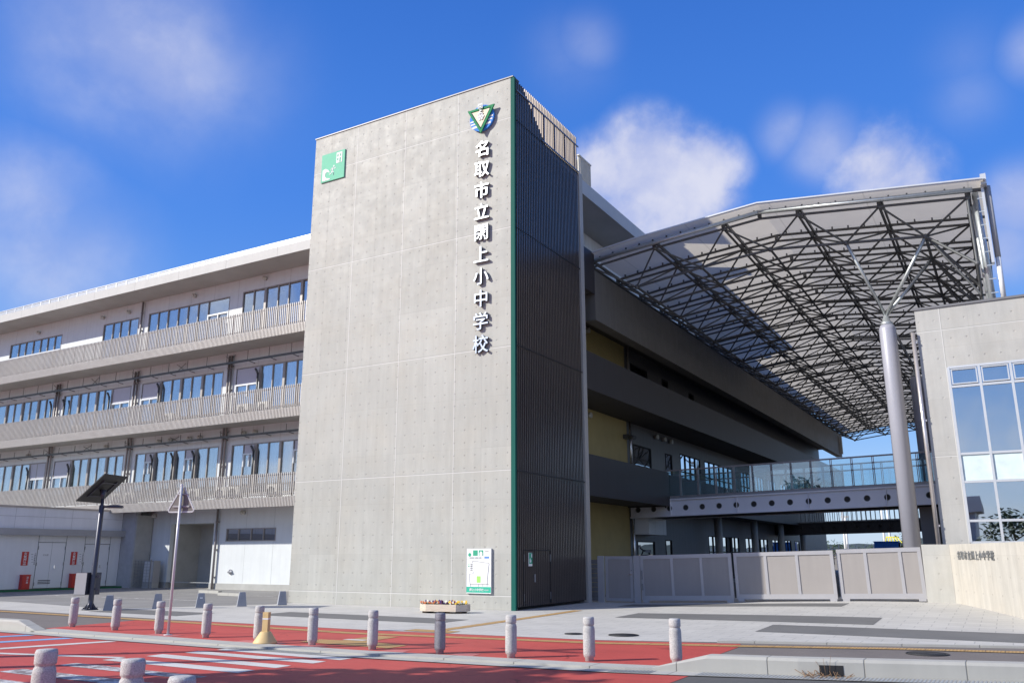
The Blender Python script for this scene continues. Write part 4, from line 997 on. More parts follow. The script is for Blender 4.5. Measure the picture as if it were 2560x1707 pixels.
# ------------------------------------------------------------------ footbridges
def bridge(y, slope, x0, x1, name, label, glass, dark, z0=3.22, dep=2.6):
    A = empty(name, (5, y, 0), label, 'footbridge')
    def ab(mb, nm, m, par=None): mb.v = [(px-5, py-y, pz+slope*px) for px, py, pz in mb.v]; return mb.build(nm, m, par or A)
    sm = 'darkmetal' if dark else 'steelwhite'
    for yy in (y, y+dep):
        holes = []
        n_ = int((x1-x0)/.745)
        for i in range(n_):
            hx = x0+.35+i*.745; holes.append(disc(.115, (hx, z0+.36), 20))
        ab(MB().prism([(x0, z0+.06), (x1, z0+.06), (x1, z0+.70), (x0, z0+.70)], yy, yy+.035, holes), 'girder_web', sm)
        b = MB().box(x0, x1, yy-.09, yy+.12, z0, z0+.058); b.box(x0, x1, yy-.09, yy+.12, z0+.702, z0+.76)
        for k in range(4): xx = x0+1.9+k*2.95; b.box(xx-.012, xx+.012, yy-.08, yy-.001, z0+.06, z0+.70)
        ab(b, 'girder_flange', sm)
        b = MB()
        for h in holes[:]:
            c = (sum(p[0] for p in h)/20, sum(p[1] for p in h)/20); inner = disc(.108, c, 20); b.prism(disc(.125, c, 20), yy-.006, yy-.001, [inner])
        if not dark: ab(b, 'hole_ring', 'hinge')
    ab(MB().box(x0+.01, x1-.01, y+.13, y+dep-.1, z0+.02, z0+.74), 'deck', 'soffit_shade')  # deck carries shade in its colour so the girder holes look dark
    ab(MB().box(x0, x1, y-.04, y+dep+.04, z0+.762, z0+.84), 'deck_edge', 'hinge')
    if glass:
        for q, yy in enumerate((y-.01, y+dep+.01)):
            b = MB(); g_ = MB(); n_ = round((x1-x0)/.78); zt = z0+(2.03 if q == 0 else 2.03); zb2 = z0+.86
            for i in range(n_+1):
                xx = x0+.02+(x1-x0-.04)*i/n_
                for dx in (-.028, .028): b.box(xx+dx-.014, xx+dx+.014, yy-.02, yy+.02, zb2, zt-.06)
                if i < n_: g_.box(xx+.05, xx+(x1-x0)/n_-.05, yy-.004, yy+.004, zb2+.03, zt-.07)
            b.box(x0, x1, yy-.03, yy+.03, zt-.06, zt); b.box(x0, x1, yy-.02, yy+.02, zb2-.02, zb2+.02)
            if q: b.box(x0, x1, yy-.03, yy+.03, zt-.32, zt-.27)
            ab(b, 'rail_frame', 'pipe'); ab(g_, 'glass_panel', 'glassrail')
    else:
        b = MB()
        for yy in (y, y+dep):
            xx = x0
            while xx < x1: b.box(xx-.02, xx+.02, yy-.02, yy+.02, z0+.84, z0+1.75); xx += .31
            b.box(x0, x1, yy-.025, yy+.025, z0+1.75, z0+1.8)
        ab(b, 'rail_bars', 'darkpipe')
    return A
bridge(13.8, .020, -1.9, 10.9, 'footbridge', 'glass railed steel footbridge with round holes in its beam', True, False)
bridge(41., .018, -1.9, 10.9, 'footbridge', 'dark rear footbridge with vertical bar railing', False, True, 2.98)
pr = tag(MB().box(-.32, .32, -.4, .4, -.1, 3.2).build('bridge_pier', 'blackgap' if 0 else 'cap'), 'dark pier under the right end of the glass footbridge', 'pier'); pr.location = (10.18, 15.3, .2)

# ------------------------------------------------------------------ concrete annex on the right
A = empty('annex_building', (11.09, 6.6, 0), 'exposed concrete annex with tall white framed windows on the right', 'building')
def nb(mb, nm, m, par=None): mb.v = [(x-11.09, y-6.6, z) for x, y, z in mb.v]; return mb.build(nm, m, par or A)
b = MB()
for a, c, d, e in grid_wall(0, 20., -.1, 9.2, [(.75, 6.4, 1.9, 7.26)]): b.box(a, c, 0, .3, d, e)
aw = b.build('front_wall', concrete('cast_concrete_annex_local', [.70], [8.46, 4.5], 0, px=.43, pz=.62, faint=1.6, offz=.2, offx=.12, col=(.44, .43, .405)), A)
b = MB().box(11.09, 11.39, 6.902, 22, -.1, 9.2); b.box(11.39, 31, 12, 22, -.1, 9.1); b.box(11.39, 31, 6.902, 12, 8.6, 9.1); b.box(11.39, 31, 6.902, 12, 4.3, 4.75); nb(b, 'body', 'soffit')
nb(MB().box(11.05, 31, 6.56, 6.95, 9.2, 9.27), 'coping', 'cap')
b = MB(); fy0, fy1 = 6.58, 6.70
X0 = 11.845; cols = [X0, 12.68, 13.52, 14.36, 15.2, 16.04, 16.88, 17.49]; rows = [1.93, 2.56, 3.71, 4.55, 6.63, 7.24]
for x in cols: b.box(x-.035, x+.035, fy0, fy1, rows[0], rows[-1])
for z in rows: b.box(X0, 17.49, fy0+.006, fy1-.01, z-.035, z+.035)
w_ = nb(b, 'window', 'alu')
b = MB()
for i in range(7):
    xa, xb = cols[i]+.06, cols[i+1]-.06; za, zb_ = rows[4]+.06, rows[5]-.06
    for q in ((xa, xb, za, za+.035), (xa, xb, zb_-.035, zb_), (xa, xa+.035, za+.036, zb_-.036), (xb-.035, xb, za+.036, zb_-.036)): b.box(q[0], q[1], fy0-.02, fy1-.03, q[2], q[3])
nb(b, 'sash', 'alu', w_)
nb(MB().box(X0, 17.49, 6.64, 6.65, rows[0], rows[-1]), 'pane', 'glassannex', w_)
nb(MB().box(X0+.04, 17.45, 6.625, 6.638, rows[2]+.04, rows[3]-.04), 'spandrel_panel', mat('pale_spandrel', (.62, .72, .72), .4), w_)
nb(MB().tube((10.98, 6.5, 1.6), (10.98, 6.5, 8.46), .062, n=12).box(10.92, 11.08, 6.48, 6.52, 2.4, 2.46).box(10.92, 11.08, 6.48, 6.52, 5.6, 5.66).box(10.92, 11.08, 6.48, 6.52, 8.1, 8.16), 'downpipe', mat('steel_downpipe', (.60, .55, .53), .3, .6))
# entrance wall with small lettering
H = empty('entrance_wall', (10.58, 5.5, 0), 'low pale concrete entrance wall with small school name characters', 'wall')
b = MB().box(0, .73, 0, .35, -.05, 1.87); b.build('gate_wall', 'lowwall', H)
dv = Vector((13.7-11.31, -1.1-5.5, 0)).normalized(); nv = Vector((dv.y, -dv.x, 0))       # wall turns toward the street
if nv.x > 0: nv = -nv
b = MB(); Lw = 7.2
c0 = Vector((11.313-10.58, 0, 0)); back = -nv*.35
pts = [c0, c0+dv*Lw, c0+dv*Lw+back, c0+back+Vector((0, .2, 0))]
zt = 1.87
b.poly([(p.x, p.y, -.1) for p in pts]+[(p.x, p.y, zt) for p in pts], [(0,1,2,3),(4,7,6,5),(0,4,5,1),(1,5,6,2),(2,6,7,3),(3,7,4,0)])
b.build('return_wall', 'boardwall', H)
# characters follow the return wall face
ax = dv.copy(); M3 = Matrix(((ax.x, 0, nv.x), (ax.y, 0, nv.y), (0, 1, 0)))
if M3.determinant() < 0: pass
for i, c_ in enumerate(chars):
    s_ = .78+i*.285
    me = text_mesh(c_, .24, .02, .004); T4 = Matrix.Translation(c0+dv*s_+nv*.014+Vector((0, 0, 1.565))) @ M3.to_4x4(); me.transform(T4); me.name = 'character'; me.materials.clear(); me.materials.append(M['hinge'])
    o = bpy.data.objects.new('character', me); COL.objects.link(o); o.parent = H

# ------------------------------------------------------------------ sliding gates and side gate
def gate(x0, x1, y, splits, zb_, zt, label, lean=0.):
    g_ = empty('sliding_gate', ((x0+x1)/2, y, zb_), label, 'gate', 'grey sliding gate leaves across the entrance'); cx = (x0+x1)/2; h = zt-zb_
    b = MB(); b.box(x0-cx, x1-cx, -.04, .04, h-.12, h); b.box(x0-cx, x1-cx, -.04, .04, .07, .22)
    b.box(x0-cx, x0-cx+.10, -.038, .038, .22, h-.12); b.box(x1-cx-.10, x1-cx, -.038, .038, .22, h-.12)
    for s_ in splits: b.box(s_-cx-.045, s_-cx+.045, -.036, .036, .22, h-.12)
    b.build('frame', 'gateframe', g_)
    fl = MB().box(x0-cx+.1, x1-cx-.1, -.012, .012, .22, h-.12).build('infill_panel', 'gatefill', g_)
    w_ = MB()
    for xx in (x0-cx+.15, x1-cx-.12): w_.box(xx-.1, xx+.1, -.07, .07, .0, .07).tube((xx, -.05, .045), (xx, .05, .045), .045, n=12)
    w_.build('wheel', 'gateframe', g_)
    g_.rotation_euler.y = -.024
    return g_
g1 = gate(1.84, 4.98, 5.46, [2.96, 3.97], gz(3.4, 5.5), 1.60, 'leftmost shaded sliding gate leaf with lock handle')
gate(5.03, 8.12, 5.58, [6.04, 7.02], gz(6.6, 5.6), 1.68, 'middle sliding gate leaf half in sunlight')
gate(8.2, 10.57, 5.68, [9.02, 9.99], gz(9.4, 5.6), 1.77, 'rightmost sunlit sliding gate leaf beside the entrance wall')
MB().box(-1.55, -1.50, -.06, -.041, .75, 1.05).box(-1.555, -1.50, -.07, -.041, .4, .62).build('lock_handle', 'hinge', g1)
D = empty('side_gate', (.5, 5.5, gz(.8, 5.5)), 'grey swing side gate between two square posts', 'gate')
MB().box(-.30, -.08, -.06, .06, -.05, 1.55).build('gate_post', 'gateframe', D)
MB().box(1.05, 1.29, -.06, .06, -.05, 1.56).build('gate_post', 'gateframe', D)
b = MB().box(-.02, 1.01, -.025, .025, 1.44, 1.54).box(-.02, .08, -.025, .025, .04, 1.44).box(.91, 1.01, -.025, .025, .04, 1.44).box(.08, .91, -.025, .025, .04, .14)
lf = b.build('gate_leaf', 'gateframe', D); MB().box(.08, .91, -.01, .01, .14, 1.44).build('infill_panel', 'gatefill', lf)
MB().box(.86, 1.0, -.06, -.026, .93, .96).tube((.96, -.05, 1.06), (.96, -.02, 1.06), .02).build('latch', 'stainless', lf)
b = MB()
for k in range(9): b.box(-.6, -.3, -.03, .0, .04+k*.155, .18+k*.155)
tb = b.build('boarded_infill', 'cap', D)

# ------------------------------------------------------------------ bollards
def bollard_proto(hh, rad, dark=False):
    t_ = empty('granite_bollard', (0, 0, 0), 'x', 'bollard', 'granite bollards along the red kerb')
    k = hh/.65; r_ = rad
    prof = [(r_*.72, -.03), (r_*.72, .045*k), (r_*.93, .06*k), (r_, .10*k), (r_, .46*k), (r_*.93, .50*k), (r_*.82, .515*k), (r_*.82, .525*k), (r_*.93, .535*k), (r_*.95, .55*k), (r_*.95, .625*k), (r_*.86, .648*k), (r_*.4, .652*k)]
    b = MB().lathe(prof, (0, 0, 0), 20, True, .012)
    b.build('shaft', 'granite_dark' if dark else 'granite', t_)
    return t_
BP = [(-6.15,-9.87),(-4.49,-9.94),(-2.91,-10.03),(-1.34,-10.13),(.20,-10.2),(1.56,-10.17),(2.99,-10.19),(4.41,-10.16),(5.73,-10.05),(7.01,-9.82),(8.31,-9.5)]
BL = ['granite bollard farthest left, at the start of the red footway', 'second granite bollard from the left end of the kerb row', 'granite bollard just left of the white sign pole', 'granite bollard just right of the white sign pole', 'granite bollard standing behind the yellow cone marker',
      'granite bollard right of the yellow cone marker', 'granite bollard at the corner of the yellow tactile patch', 'dark grey granite bollard in front of the flower planter', 'pale granite bollard right of the dark grey one', 'granite bollard beside the dark manhole covers', 'granite bollard farthest right, beside the raised kerb end']
p0 = bollard_proto(.65, .093)
for i, ((x, y), lb) in enumerate(zip(BP, BL)):
    if i == 7:
        q = bollard_proto(.65, .093, True); q.location = (x, y, 0); q['label'] = lb; continue
    if i == 0: p0.location = (x, y, 0); p0['label'] = lb; p0.rotation_euler.z = 0
    else: copy_tree(p0, (x, y, 0), random.uniform(0, 6), lb)
near = [((4.9, -17.36), 'near granite bollard at the bottom left corner'), ((6.3, -17.45), 'near granite bollard with a red edged plate tied to it'), ((7.55, -17.96), 'near granite bollard of which only the top shows')]
np_ = bollard_proto(.74, .104)
for i, ((x, y), lb) in enumerate(near):
    if i == 0: nb0 = np_; np_.location = (x, y, 0); np_['label'] = lb; np_['group'] = 'granite bollards on the near side'
    else: nb0 = copy_tree(np_, (x, y, 0), random.uniform(0, 6), lb)
    if i == 1:
        nb0.rotation_euler.z = 0
        pl = empty('tied_plate', (x, y, .46), 'white plate with red panel tied round the near bollard', 'sign')
        b = MB().box(.045, .20, -.118, -.112, -.22, .06); b.build('plate', 'wtext', pl); MB().box(.065, .185, -.122, -.119, -.20, .03).build('red_panel', 'red', pl)
        MB().lathe([(.107, .03), (.109, .033), (.107, .036)], (0, 0, 0), 24).build('wire', 'darkpipe', pl)
        pl.rotation_euler.z = R(14)
# ------------------------------------------------------------------ tapered blocks across the car park mouth
tp = [(-10.78,-5.72), (-10.2,-4.46), (-9.55,-3.37), (-8.88,-2.3), (-8.27,-1.13)]
tl = ['tapered slate block nearest the solar lamp', 'second tapered slate block from the lamp', 'middle tapered slate block with a small white sticker', 'tapered slate block second from the tower', 'tapered slate block nearest the concrete tower']
M['slate'] = mat('slate_stone', (.30, .31, .34), .7, 0, .12, 5., .003, None, .08)
p1 = None
for i, ((x, y), lb) in enumerate(zip(tp, tl)):
    if p1 is None:
        p1 = empty('tapered_bollard', (x, y, 0), lb, 'bollard', 'tapered stone blocks at the car park mouth', R(52))
        a_, c_, h_ = .15, .095, .44; e_, f_ = .085, .055
        MB().poly([(-a_,-e_,0),(a_,-e_,0),(a_,e_,0),(-a_,e_,0),(-c_,-f_,h_-.012),(c_,-f_,h_-.012),(c_,f_,h_-.012),(-c_,f_,h_-.012),(-c_+.012,-f_+.012,h_),(c_-.012,-f_+.012,h_),(c_-.012,f_-.012,h_),(-c_+.012,f_-.012,h_)],
                  [(0,3,2,1),(0,1,5,4),(1,2,6,5),(2,3,7,6),(3,0,4,7),(4,5,9,8),(5,6,10,9),(6,7,11,10),(7,4,8,11),(8,9,10,11)]).build('block', 'slate', p1)
    else:
        o = copy_tree(p1, (x, y, 0), R(52+i*1.5), lb)
        if i == 2: MB().poly([(-.045,-.0695,.27),(.045,-.0695,.27),(.045,-.0665,.31),(-.045,-.0665,.31)], [(0,1,2,3)]).build('sticker', 'wtext', o)

# ------------------------------------------------------------------ cone marker, planter, sign, lamp
cn = empty('cone_marker', (.62, -10.42, 0), 'yellow plastic marker with square post on a cone base', 'marker')
MB().lathe([(.215, 0.), (.222, .02), (.215, .035), (.10, .205), (.085, .215)], (0, 0, 0), 24).build('cone_base', 'cone', cn)
MB().box(-.055, .055, -.055, .055, .21, .56).build('post', 'cone', cn); cn.rotation_euler.z = R(20)
MB().box(-.057, .057, -.057, .057, .43, .455).build('band', 'wtext', cn)
PL = empty('flower_planter', (-1.35, -1.7, 0), 'low wooden planter full of pansies in front of the tower', 'planter', rz=R(12)); PL.scale = (.84, .84, .95)
oc = [(-.86,-.10),(-.55,-.33),(.55,-.33),(.86,-.10),(.86,.22),(.6,.40),(-.6,.40),(-.86,.22)]
n_ = len(oc)
def ins(k): return [(x*(1-k/.86), y*(1-k/.36)) for x, y in oc]
b = MB(); o1, o2 = oc, ins(.035)
b.poly([(x,y,.05) for x,y in o1]+[(x,y,.25) for x,y in o1]+[(x,y,.25) for x,y in o2]+[(x,y,.07) for x,y in o2], [(i,(i+1)%n_,n_+(i+1)%n_,n_+i) for i in range(n_)]+[(n_+i,n_+(i+1)%n_,2*n_+(i+1)%n_,2*n_+i) for i in range(n_)]+[(2*n_+i,2*n_+(i+1)%n_,3*n_+(i+1)%n_,3*n_+i) for i in range(n_)])
b.build('timber_box', 'wood', PL)
MB().poly([(x,y,.21) for x,y in o2], [tuple(range(n_))]).build('soil', 'soil', PL)
MB().box(-.7,-.5,-.25,.3,0,.05).box(-.1,.1,-.25,.3,0,.05).box(.5,.7,-.25,.3,0,.05).build('skid', 'soil', PL)
b = MB()
def leafq(b, p, s, m_=None):
    a = random.uniform(0, 6.28); t_ = random.uniform(.2, 1.2); d1 = Vector((math.cos(a)*math.cos(t_), math.sin(a)*math.cos(t_), math.sin(t_))); d2 = Vector((-math.sin(a), math.cos(a), random.uniform(-.3, .3)))
    p = Vector(p); b.poly([p, p+d1*s*.5+d2*s*.35, p+d1*s, p+d1*s*.5-d2*s*.35], [(0,1,2,3)])
for i in range(420): leafq(b, (random.uniform(-.78,.78), random.uniform(-.26,.32), .21+random.uniform(0,.04)), random.uniform(.03,.06))
b.build('leaves', 'leaf', PL)
fc = {'purple_petals': (.05, .02, .16), 'yellow_petals': (.80, .50, .04), 'white_petals': (.80, .78, .66), 'orange_petals': (.50, .14, .04), 'plum_petals': (.10, .02, .08)}
for j, (nm, c_) in enumerate(fc.items()):
    fm_ = mat(nm, c_, .7)
    for i in range(13):
        b = MB(); cx_ = random.gauss((-.3, .45, .1, -.45, .2)[j], .33); cx_ = max(-.76, min(.76, cx_)); cy_ = random.uniform(-.26, .30); cz_ = .27+random.uniform(-.01, .06)
        for k in range(5):
            a = k*2*pi/5+random.random()*.4; pc = Vector((cx_+.020*math.cos(a), cy_-.012+.004*k, cz_+.020*math.sin(a)))
            b.poly([pc+Vector((.021*math.cos(q), -.006*math.cos(q), .021*math.sin(q))) for q in (0, 1.05, 2.1, 3.14, 4.19, 5.24)], [(0,1,2,3,4,5)])
        b.build('flower', fm_, PL)
for i in range(3):
    pass
SG = empty('road_sign', (-2.44, -10.16, 0), 'triangular road sign seen from behind on a thin white pole', 'road sign')
SG.rotation_euler.z = R(18)
MB().tube((0, 0, 0), (0, 0, 3.06), .028, n=12).ball((0, 0, 3.06), .033, 12).build('pole', 'signpole', SG)
MB().lathe([(.09, 0.), (.09, .01), (.04, .015)], (0, 0, 0), 16).build('base_plate', 'signpole', SG)
tri = []
for (cx_, cz_) in ((-.33, 2.50), (.33, 2.50), (0, 3.08)):
    tri.append((cx_, cz_))
def rounded(T_, r_):
    out = []; n = len(T_)
    for i in range(n):
        p = Vector(T_[i]); a = (Vector(T_[i-1])-p).normalized(); c = (Vector(T_[(i+1) % n])-p).normalized(); s1 = p+a*r_; s2 = p+c*r_
        for k in range(5): t_ = k/4; out.append(tuple(s1*(1-t_)**2+p*2*t_*(1-t_)+s2*t_**2))
    return out
bk = MB().prism(rounded(tri, .09), .05, .055).build('sign_plate', 'signback', SG)
b = MB(); rt = rounded(tri, .09)
for i in range(len(rt)): a, c = rt[i], rt[(i+1) % len(rt)]; b.bar((a[0], .05, a[1]), (c[0], .05, c[1]), .03, .012, (0, 1, 0))
b.build('rim', 'alu', bk); MB().box(-.2, .2, .034, .05, 2.60, 2.635).box(-.12, .12, .034, .05, 2.86, 2.89).build('bracket', 'ledge', SG)

LP = empty('solar_street_lamp', (-11.55, -5.81, 0), 'dark solar street lamp with tilted panel and battery box', 'street lamp'); LP.scale = (.95, .95, .973)
MB().lathe([(.125, 0.), (.125, .02), (.09, .022), (.083, .3), (.075, 3.2), (.05, 3.22), (.05, 3.42)], (0, 0, 0), 20).build('pole', 'pole', LP)
b = MB()
for k in range(4):
    a = k*pi/2+.5; b.prism([(.07, .0), (.22, .0), (.22, .03), (.09, .20)], -.008, .008); 
    for v in range(len(b.v)-8, len(b.v)): x, y, z = b.v[v]; b.v[v] = (x*math.cos(a)-y*math.sin(a), x*math.sin(a)+y*math.cos(a), z)
    b.tube((.2*math.cos(a+.4), .2*math.sin(a+.4), 0), (.2*math.cos(a+.4), .2*math.sin(a+.4), .07), .02, n=6)
b.lathe([(.25, 0.), (.25, .02), (.1, .02)], (0, 0, 0), 16); b.build('base_plate', 'pole', LP)
e1 = Vector((-.36, 1.1, 0)); e2 = Vector((.9, .3, .83)); c0 = Vector((-.08, .0, 3.72)); nn = e1.cross(e2).normalized()
if nn.z < 0: nn = -nn
def slab(c, a, d, t_): 
    q = [c-a/2-d/2, c+a/2-d/2, c+a/2+d/2, c-a/2+d/2]; return MB().poly(q+[p+nn*t_ for p in q], [(0,1,2,3),(4,7,6,5),(0,4,5,1),(1,5,6,2),(2,6,7,3),(3,7,4,0)])
sp_ = slab(c0, e1, e2, .03).build('solar_panel', 'panelback', LP)
slab(c0+nn*.031, e1*.96, e2*.96, .004).build('solar_cells', mat('solar_cell_blue', (.01, .015, .05), .2, .3), sp_)
b = MB(); 
for s_ in (-.28, .28): b.bar(c0+e1*s_-e2*.3-nn*.02, c0+e1*s_+e2*.3-nn*.02, .04, .03)
for s_ in (-.24, .24): b.bar(c0+e2*s_-e1*.32-nn*.045, c0+e2*s_+e1*.32-nn*.045, .04, .02)
b.tube((0, 0, 3.40), tuple(c0-nn*.06), .06, .11, n=10); b.build('panel_bracket', 'pole', LP)
hd = Vector((.78, .35, 0)).normalized(); h0 = Vector((0, 0, 3.14))
b = MB().tube(h0, h0+hd*.22+Vector((0, 0, .02)), .035, n=10); b.build('lamp_arm', 'pole', LP)
hb = MB().lathe([(.28, 0.), (.30, .03), (.28, .075), (.10, .10)], (0, 0, 0), 24).build('lamp_head', 'pole', LP); hb.location = h0+hd*.46+Vector((0, 0, -.03)); hb.scale = (1., .8, 1.)
MB().lathe([(.22, -.012), (.22, -.004), (.05, -.002)], (0, 0, 0), 20).build('lamp_lens', 'wtext', hb)
bx = empty('x', (0, 0, 0), '', '') if 0 else None
b = MB().box(-.20, .20, -.12, .12, .45, 1.12); bo = b.build('battery_box', 'pole', LP); bo.location = (-.27, -.16, 0); bo.rotation_euler.z = R(20)
MB().box(-.195, .195, -.128, -.121, .46, 1.11).build('box_cover', 'gateframe', bo)
b = MB().box(-.20, .20, -.12, .12, .45, 1.12); bo = b.build('battery_box', 'pole', LP); bo.location = (-.16, .14, 0); bo.rotation_euler.z = R(-8)
MB().bar((-.3, -.1, .62), (.2, .1, .62), .05).bar((-.3, -.1, 1.0), (.2, .1, 1.0), .05).build('box_bracket', 'pole', LP)

# ------------------------------------------------------------------ far background
def ridge(nm, az0, az1, dist, h0, seed, m):
    rnd = random.Random(seed); b = MB(); n = 160; P = []
    ph = [rnd.uniform(0, 6.28) for _ in range(6)]
    for i in range(n+1):
        a = az0+(az1-az0)*i/n; t_ = R(a)*1.
        h = h0*(.72+.20*math.sin(9*t_+ph[0])+.13*math.sin(31*t_+ph[1])+.06*math.sin(83*t_+ph[2])+.03*math.sin(190*t_+ph[3]))
        P.append((CAM.x+dist*math.sin(t_), CAM.y+dist*math.cos(t_), h))
    for (x, y, z), (x2, y2, z2) in zip(P[:-1], P[1:]):
        k = 1.25; f2 = lambda q, w_: CAM[w_]+(q-CAM[w_])*k
        b.poly([(x,y,-1),(x2,y2,-1),(CAM.x+(x2-CAM.x)*1.1,CAM.y+(y2-CAM.y)*1.1,z2),(CAM.x+(x-CAM.x)*1.1,CAM.y+(y-CAM.y)*1.1,z),(f2(x2,0),f2(y2,1),-1),(f2(x,0),f2(y,1),-1)], [(0,1,2,3),(3,2,4,5)], True)
    o = b.build(nm, m); struct(o); return o
ridge('hills', -75, 60, 6500, 118, 3, 'hill')
def tree(x, y, h, w_, lab, seed, grp='trees beyond the sports ground', nleaf=420, z0=0., bare=False):
    rnd = random.Random(seed); t_ = empty('broadleaf_tree', (x, y, z0), lab, 'tree', grp)
    b = MB(); b.tube((0,0,-.1), (0,0,h*.45), h*.028, h*.018, n=8); tips = []
    for k in range(9):
        a = k*2.4+rnd.random(); z_ = h*(.28+.05*k*.8); e = Vector((math.cos(a)*w_*.36, math.sin(a)*w_*.36, z_+h*rnd.uniform(.12, .3)))
        b.tube((0,0,z_*.8), e*.55+Vector((0,0,z_*.25)), h*.012, h*.008, n=6); b.tube(e*.55+Vector((0,0,z_*.25)), e, h*.008, h*.003, n=5); tips.append(e)
    b.tube((0,0,h*.45), (0,0,h*.85), h*.018, h*.004, n=6); tips += [Vector((0,0,h*.8)), Vector((0,0,h*.65))]
    b.build('trunk', 'bark', t_)
    b = MB()
    for i in range(nleaf):
        tp_ = rnd.choice(tips); r_ = w_*.27
        p = tp_+Vector((rnd.gauss(0, r_*.5), rnd.gauss(0, r_*.5), rnd.gauss(0, r_*.38)))
        s_ = h*rnd.uniform(.018, .04)*(1 if nleaf > 1000 else 1.6); a = rnd.uniform(0, 6.28); e = rnd.uniform(-1, 1)
        d1 = Vector((math.cos(a), math.sin(a), e)).normalized()*s_; d2 = Vector((-math.sin(a), math.cos(a), rnd.uniform(-.6, .6))).normalized()*s_*.6
        b.poly([p-d1, p+d2, p+d1, p-d2], [(0,1,2,3)])
    b.build('crown', 'leaf', t_, fixn=False); return t_
def polar(az, d): return (CAM.x+d*math.sin(R(az)), CAM.y+d*math.cos(R(az)))
for k, (az, d, h) in enumerate(((-9.85, 150, 3.7), (-9.45, 158, 3.4), (-9.05, 150, 3.0), (-8.85, 160, 2.6), (-7.6, 170, 3.1), (-7.25, 160, 3.6), (-6.9, 168, 3.5), (-6.1, 150, 4.3), (-5.75, 160, 4.1), (-5.45, 155, 3.6), (-4.9, 150, 3.4), (-4.5, 160, 3.0))):
    x, y = polar(az, d); tree(x, y, h, h*1.2, 'small round tree far beyond the sports ground, number %d from the left' % (k+1) if 0 else ('leftmost low tree beyond the sports ground fence','second low tree left of the far lamp masts','third low tree by the far lamp masts','lowest tree right of the far lamp masts','low tree left of the blue tank','taller tree directly left of the blue tank','tree directly behind the blue tank','bushy tree behind the yellow climbing frame','tree right of the yellow climbing frame','low tree behind the white canopy column','low tree right of the white canopy column','small tree beside the dark bridge pier')[k] if k < 12 else 'tree hidden far behind the school block', 50+k, nleaf=260)
fe = empty('sports_fence', (*polar(-8, 95), 0), 'white rail fence along the sports ground beyond the bridge', 'fence')
b = MB(); p = MB()
for i in range(30):
    a = -14+i*.5; x, y = polar(a, 95); x2, y2 = polar(a+.5, 95); ox, oy = polar(-8, 95)
    b.bar((x-ox, y-oy, 2.1), (x2-ox, y2-oy, 2.1), .06, .09); b.bar((x-ox, y-oy, 1.5), (x2-ox, y2-oy, 1.5), .04, .05)
    p.bar((x-ox, y-oy, 0), (x-ox, y-oy, 2.6), .07)
b.build('rail', 'wtext', fe); p.build('post', 'wtext', fe)
for k, (az, h) in enumerate(((-9.12, 7.5), (-8.98, 6.2), (-6.85, 9), (-6.53, 9.5))):
    x, y = polar(az, 120); o = empty('lamp_mast', (x, y, 0), ('taller pale mast at the left of the far sports ground', 'shorter pale mast at the left of the far sports ground', 'pale mast standing behind the left of the blue tank', 'pale mast standing behind the right of the blue tank')[k], 'mast', 'pale masts on the sports ground')
    MB().tube((0,0,0), (0,0,h), .16, .12, n=8).build('pole', 'wtext', o); MB().box(-.5,.5,-.1,.1,h,h+.25).build('cross_arm', 'alu', o)
x, y = polar(-6.72, 88); o = empty('blue_tank', (x, y, 0), 'bright blue ribbed tank behind the gate', 'tank')
b = MB()
for k in range(14): b.box(-1.05+k*.15, -.93+k*.15, -.75, .75, .1, 2.72)
b.box(-1.02, 1.02, -.7, .7, .1, 2.66); b.build('tank_body', 'bluetank', o); MB().box(-1.08, 1.08, -.78, .78, 2.66, 2.76).build('rim', 'bluetank', o)
x, y = polar(-6.25, 100); o = empty('climbing_frame', (x, y, 0), 'yellow climbing frame beyond the blue tank', 'play equipment')
b = MB()
for k in range(6): b.tube((-1.2+k*.45, -.4, 2.2), (-.8+k*.2, 0, 3.35), .05, n=6); b.tube((-1.2+k*.45, .4, 2.2), (-.8+k*.2, 0, 3.35), .05, n=6)
b.tube((-.9, 0, 3.35), (.4, 0, 3.35), .06, n=6); b.build('bars', 'yellowsteel', o)
b = MB()
for sx in (-1.2, 1.05):
    for sy in (-.4, .4): b.tube((sx, sy, 0), (sx, sy, 2.2), .05, n=6)
b.build('leg', 'yellowsteel', o)
x, y = polar(-5.95, 60); o = empty('tipped_trolley', (x, y, 0), 'black trolley with white pads leaning beside the white canopy column', 'trolley')
MB().bar((-.7, 0, 1.6), (.3, 0, 2.25), .09).bar((-.25, 0, 1.9), (.2, 0, 1.0), .1).bar((-.7, 0, 1.6), (.2, 0, 1.5), .06).build('frame', 'darkpipe', o)
MB().box(-.75, -.35, -.1, .1, 1.72, 1.92).box(.05, .5, -.1, .1, 2.1, 2.3).build('pad', 'wtext', o); MB().tube((.2, -.2, .2), (.2, .2, .2), .2, n=14).build('wheel', 'darkpipe', o); MB().bar((.2, 0, .2), (.2, 0, 1.0), .08).build('stem', 'darkpipe', o)
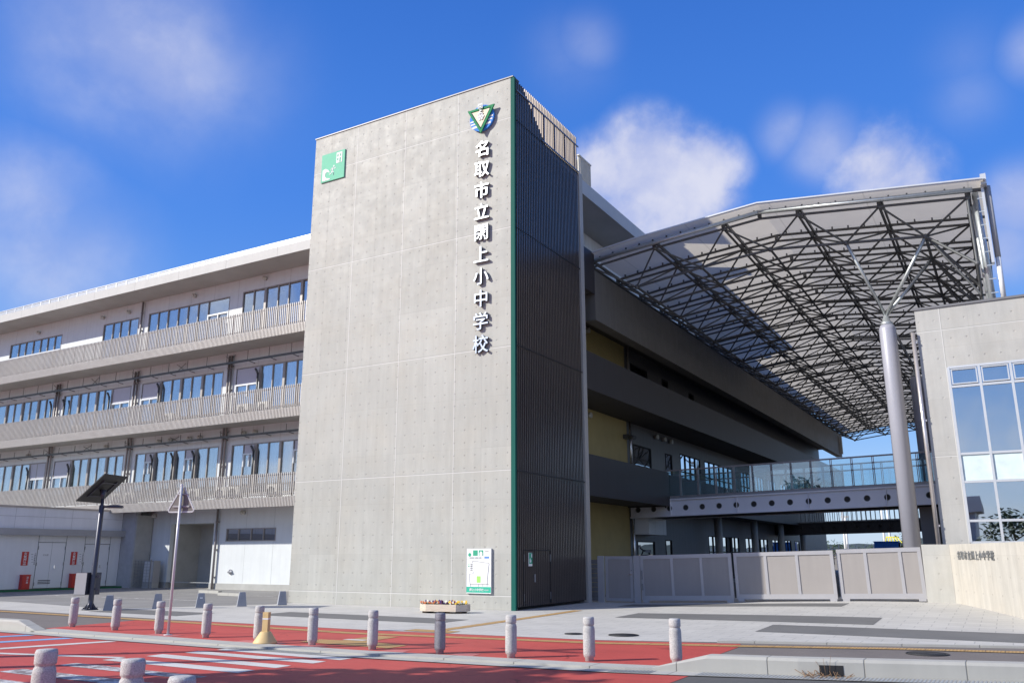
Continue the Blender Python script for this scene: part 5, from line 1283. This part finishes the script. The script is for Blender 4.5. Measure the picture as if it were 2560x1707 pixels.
# ------------------------------------------------------------------ across the street, outside the view: what throws the streaks of shade on the red road
def upole(x, y, h, lab):
    o = empty('utility_pole', (x, y, -.05), lab, 'utility pole', 'utility poles across the street')
    MB().tube((0,0,0), (0,0,h), .15, .10, n=12).build('pole', 'plinth', o); MB().bar((-.8,0,h-.5), (.8,0,h-.5), .08, .1).build('cross_arm', 'ledge', o)
    return o
ldh = Vector((math.cos(SAZ), math.sin(SAZ), 0)); tn = math.tan(SEL)
def caster(px, py, z): return (px-ldh.x*z/tn, py-ldh.y*z/tn)
x, y = caster(-.8, -12.9, 5.2); upole(x, y, 9.0, 'grey utility pole on the far side of the street, left one')
x, y = caster(5.2, -9.3, 8.6); upole(x, y, 9.5, 'grey utility pole on the far side of the street, right one')
for k, (px, py, h) in enumerate(((6.6, -12.6, 8.2),)):
    x, y = caster(px, py, h*.85); tree(x, y, h, h*.42, 'slim street tree across the road', 90+k, 'street trees across the road', 1800, -.05)
for k, (x, y, w_, h_) in enumerate(((-34, -62, 11, 5.8), (-14, -66, 9, 3.6), (4, -63, 12, 5.6), (24, -66, 10, 3.8), (44, -62, 11, 6.))):
    o = empty('street_house', (x, y, -.06), ('house across the street, far left of the row', 'low house across the street, second in the row', 'tall house across the street, middle of the row', 'low house across the street, fourth in the row', 'house across the street, far right of the row')[k], 'building', 'houses across the street')
    MB().box(-w_/2, w_/2, -4, 4, 0, h_).build('wall', 'fascia', o); MB().prism([(-4.6, h_), (4.6, h_), (0, h_+1.9)], -w_/2-.5, w_/2+.5, plane='yz').build('roof', 'cap', o)
    for q in range(3): MB().box(-w_/2+1+q*w_/3.2, -w_/2+2.6+q*w_/3.2, 4.0, 4.03, .9, 2.3).build('window', 'glassdark', o)
for k, x in enumerate((-45, -24, -5, 13, 19, 33, 36, 52)):
    tree(x, -52-(k % 3)*3, 5.+(k*37 % 5)*.6, 4.6, ('garden tree before the far left house','garden tree between the left houses','garden tree beside the tall middle house','garden tree between the middle and right houses','second garden tree between the middle and right houses','garden tree beside the low right house','second garden tree beside the low right house','garden tree at the far right of the houses')[k], 200+k, 'garden trees across the street', 500)
# the small objects that were built as a single mesh already carry their tags
for o in bpy.data.objects:
    if o.name == 'x': bpy.data.objects.remove(o)
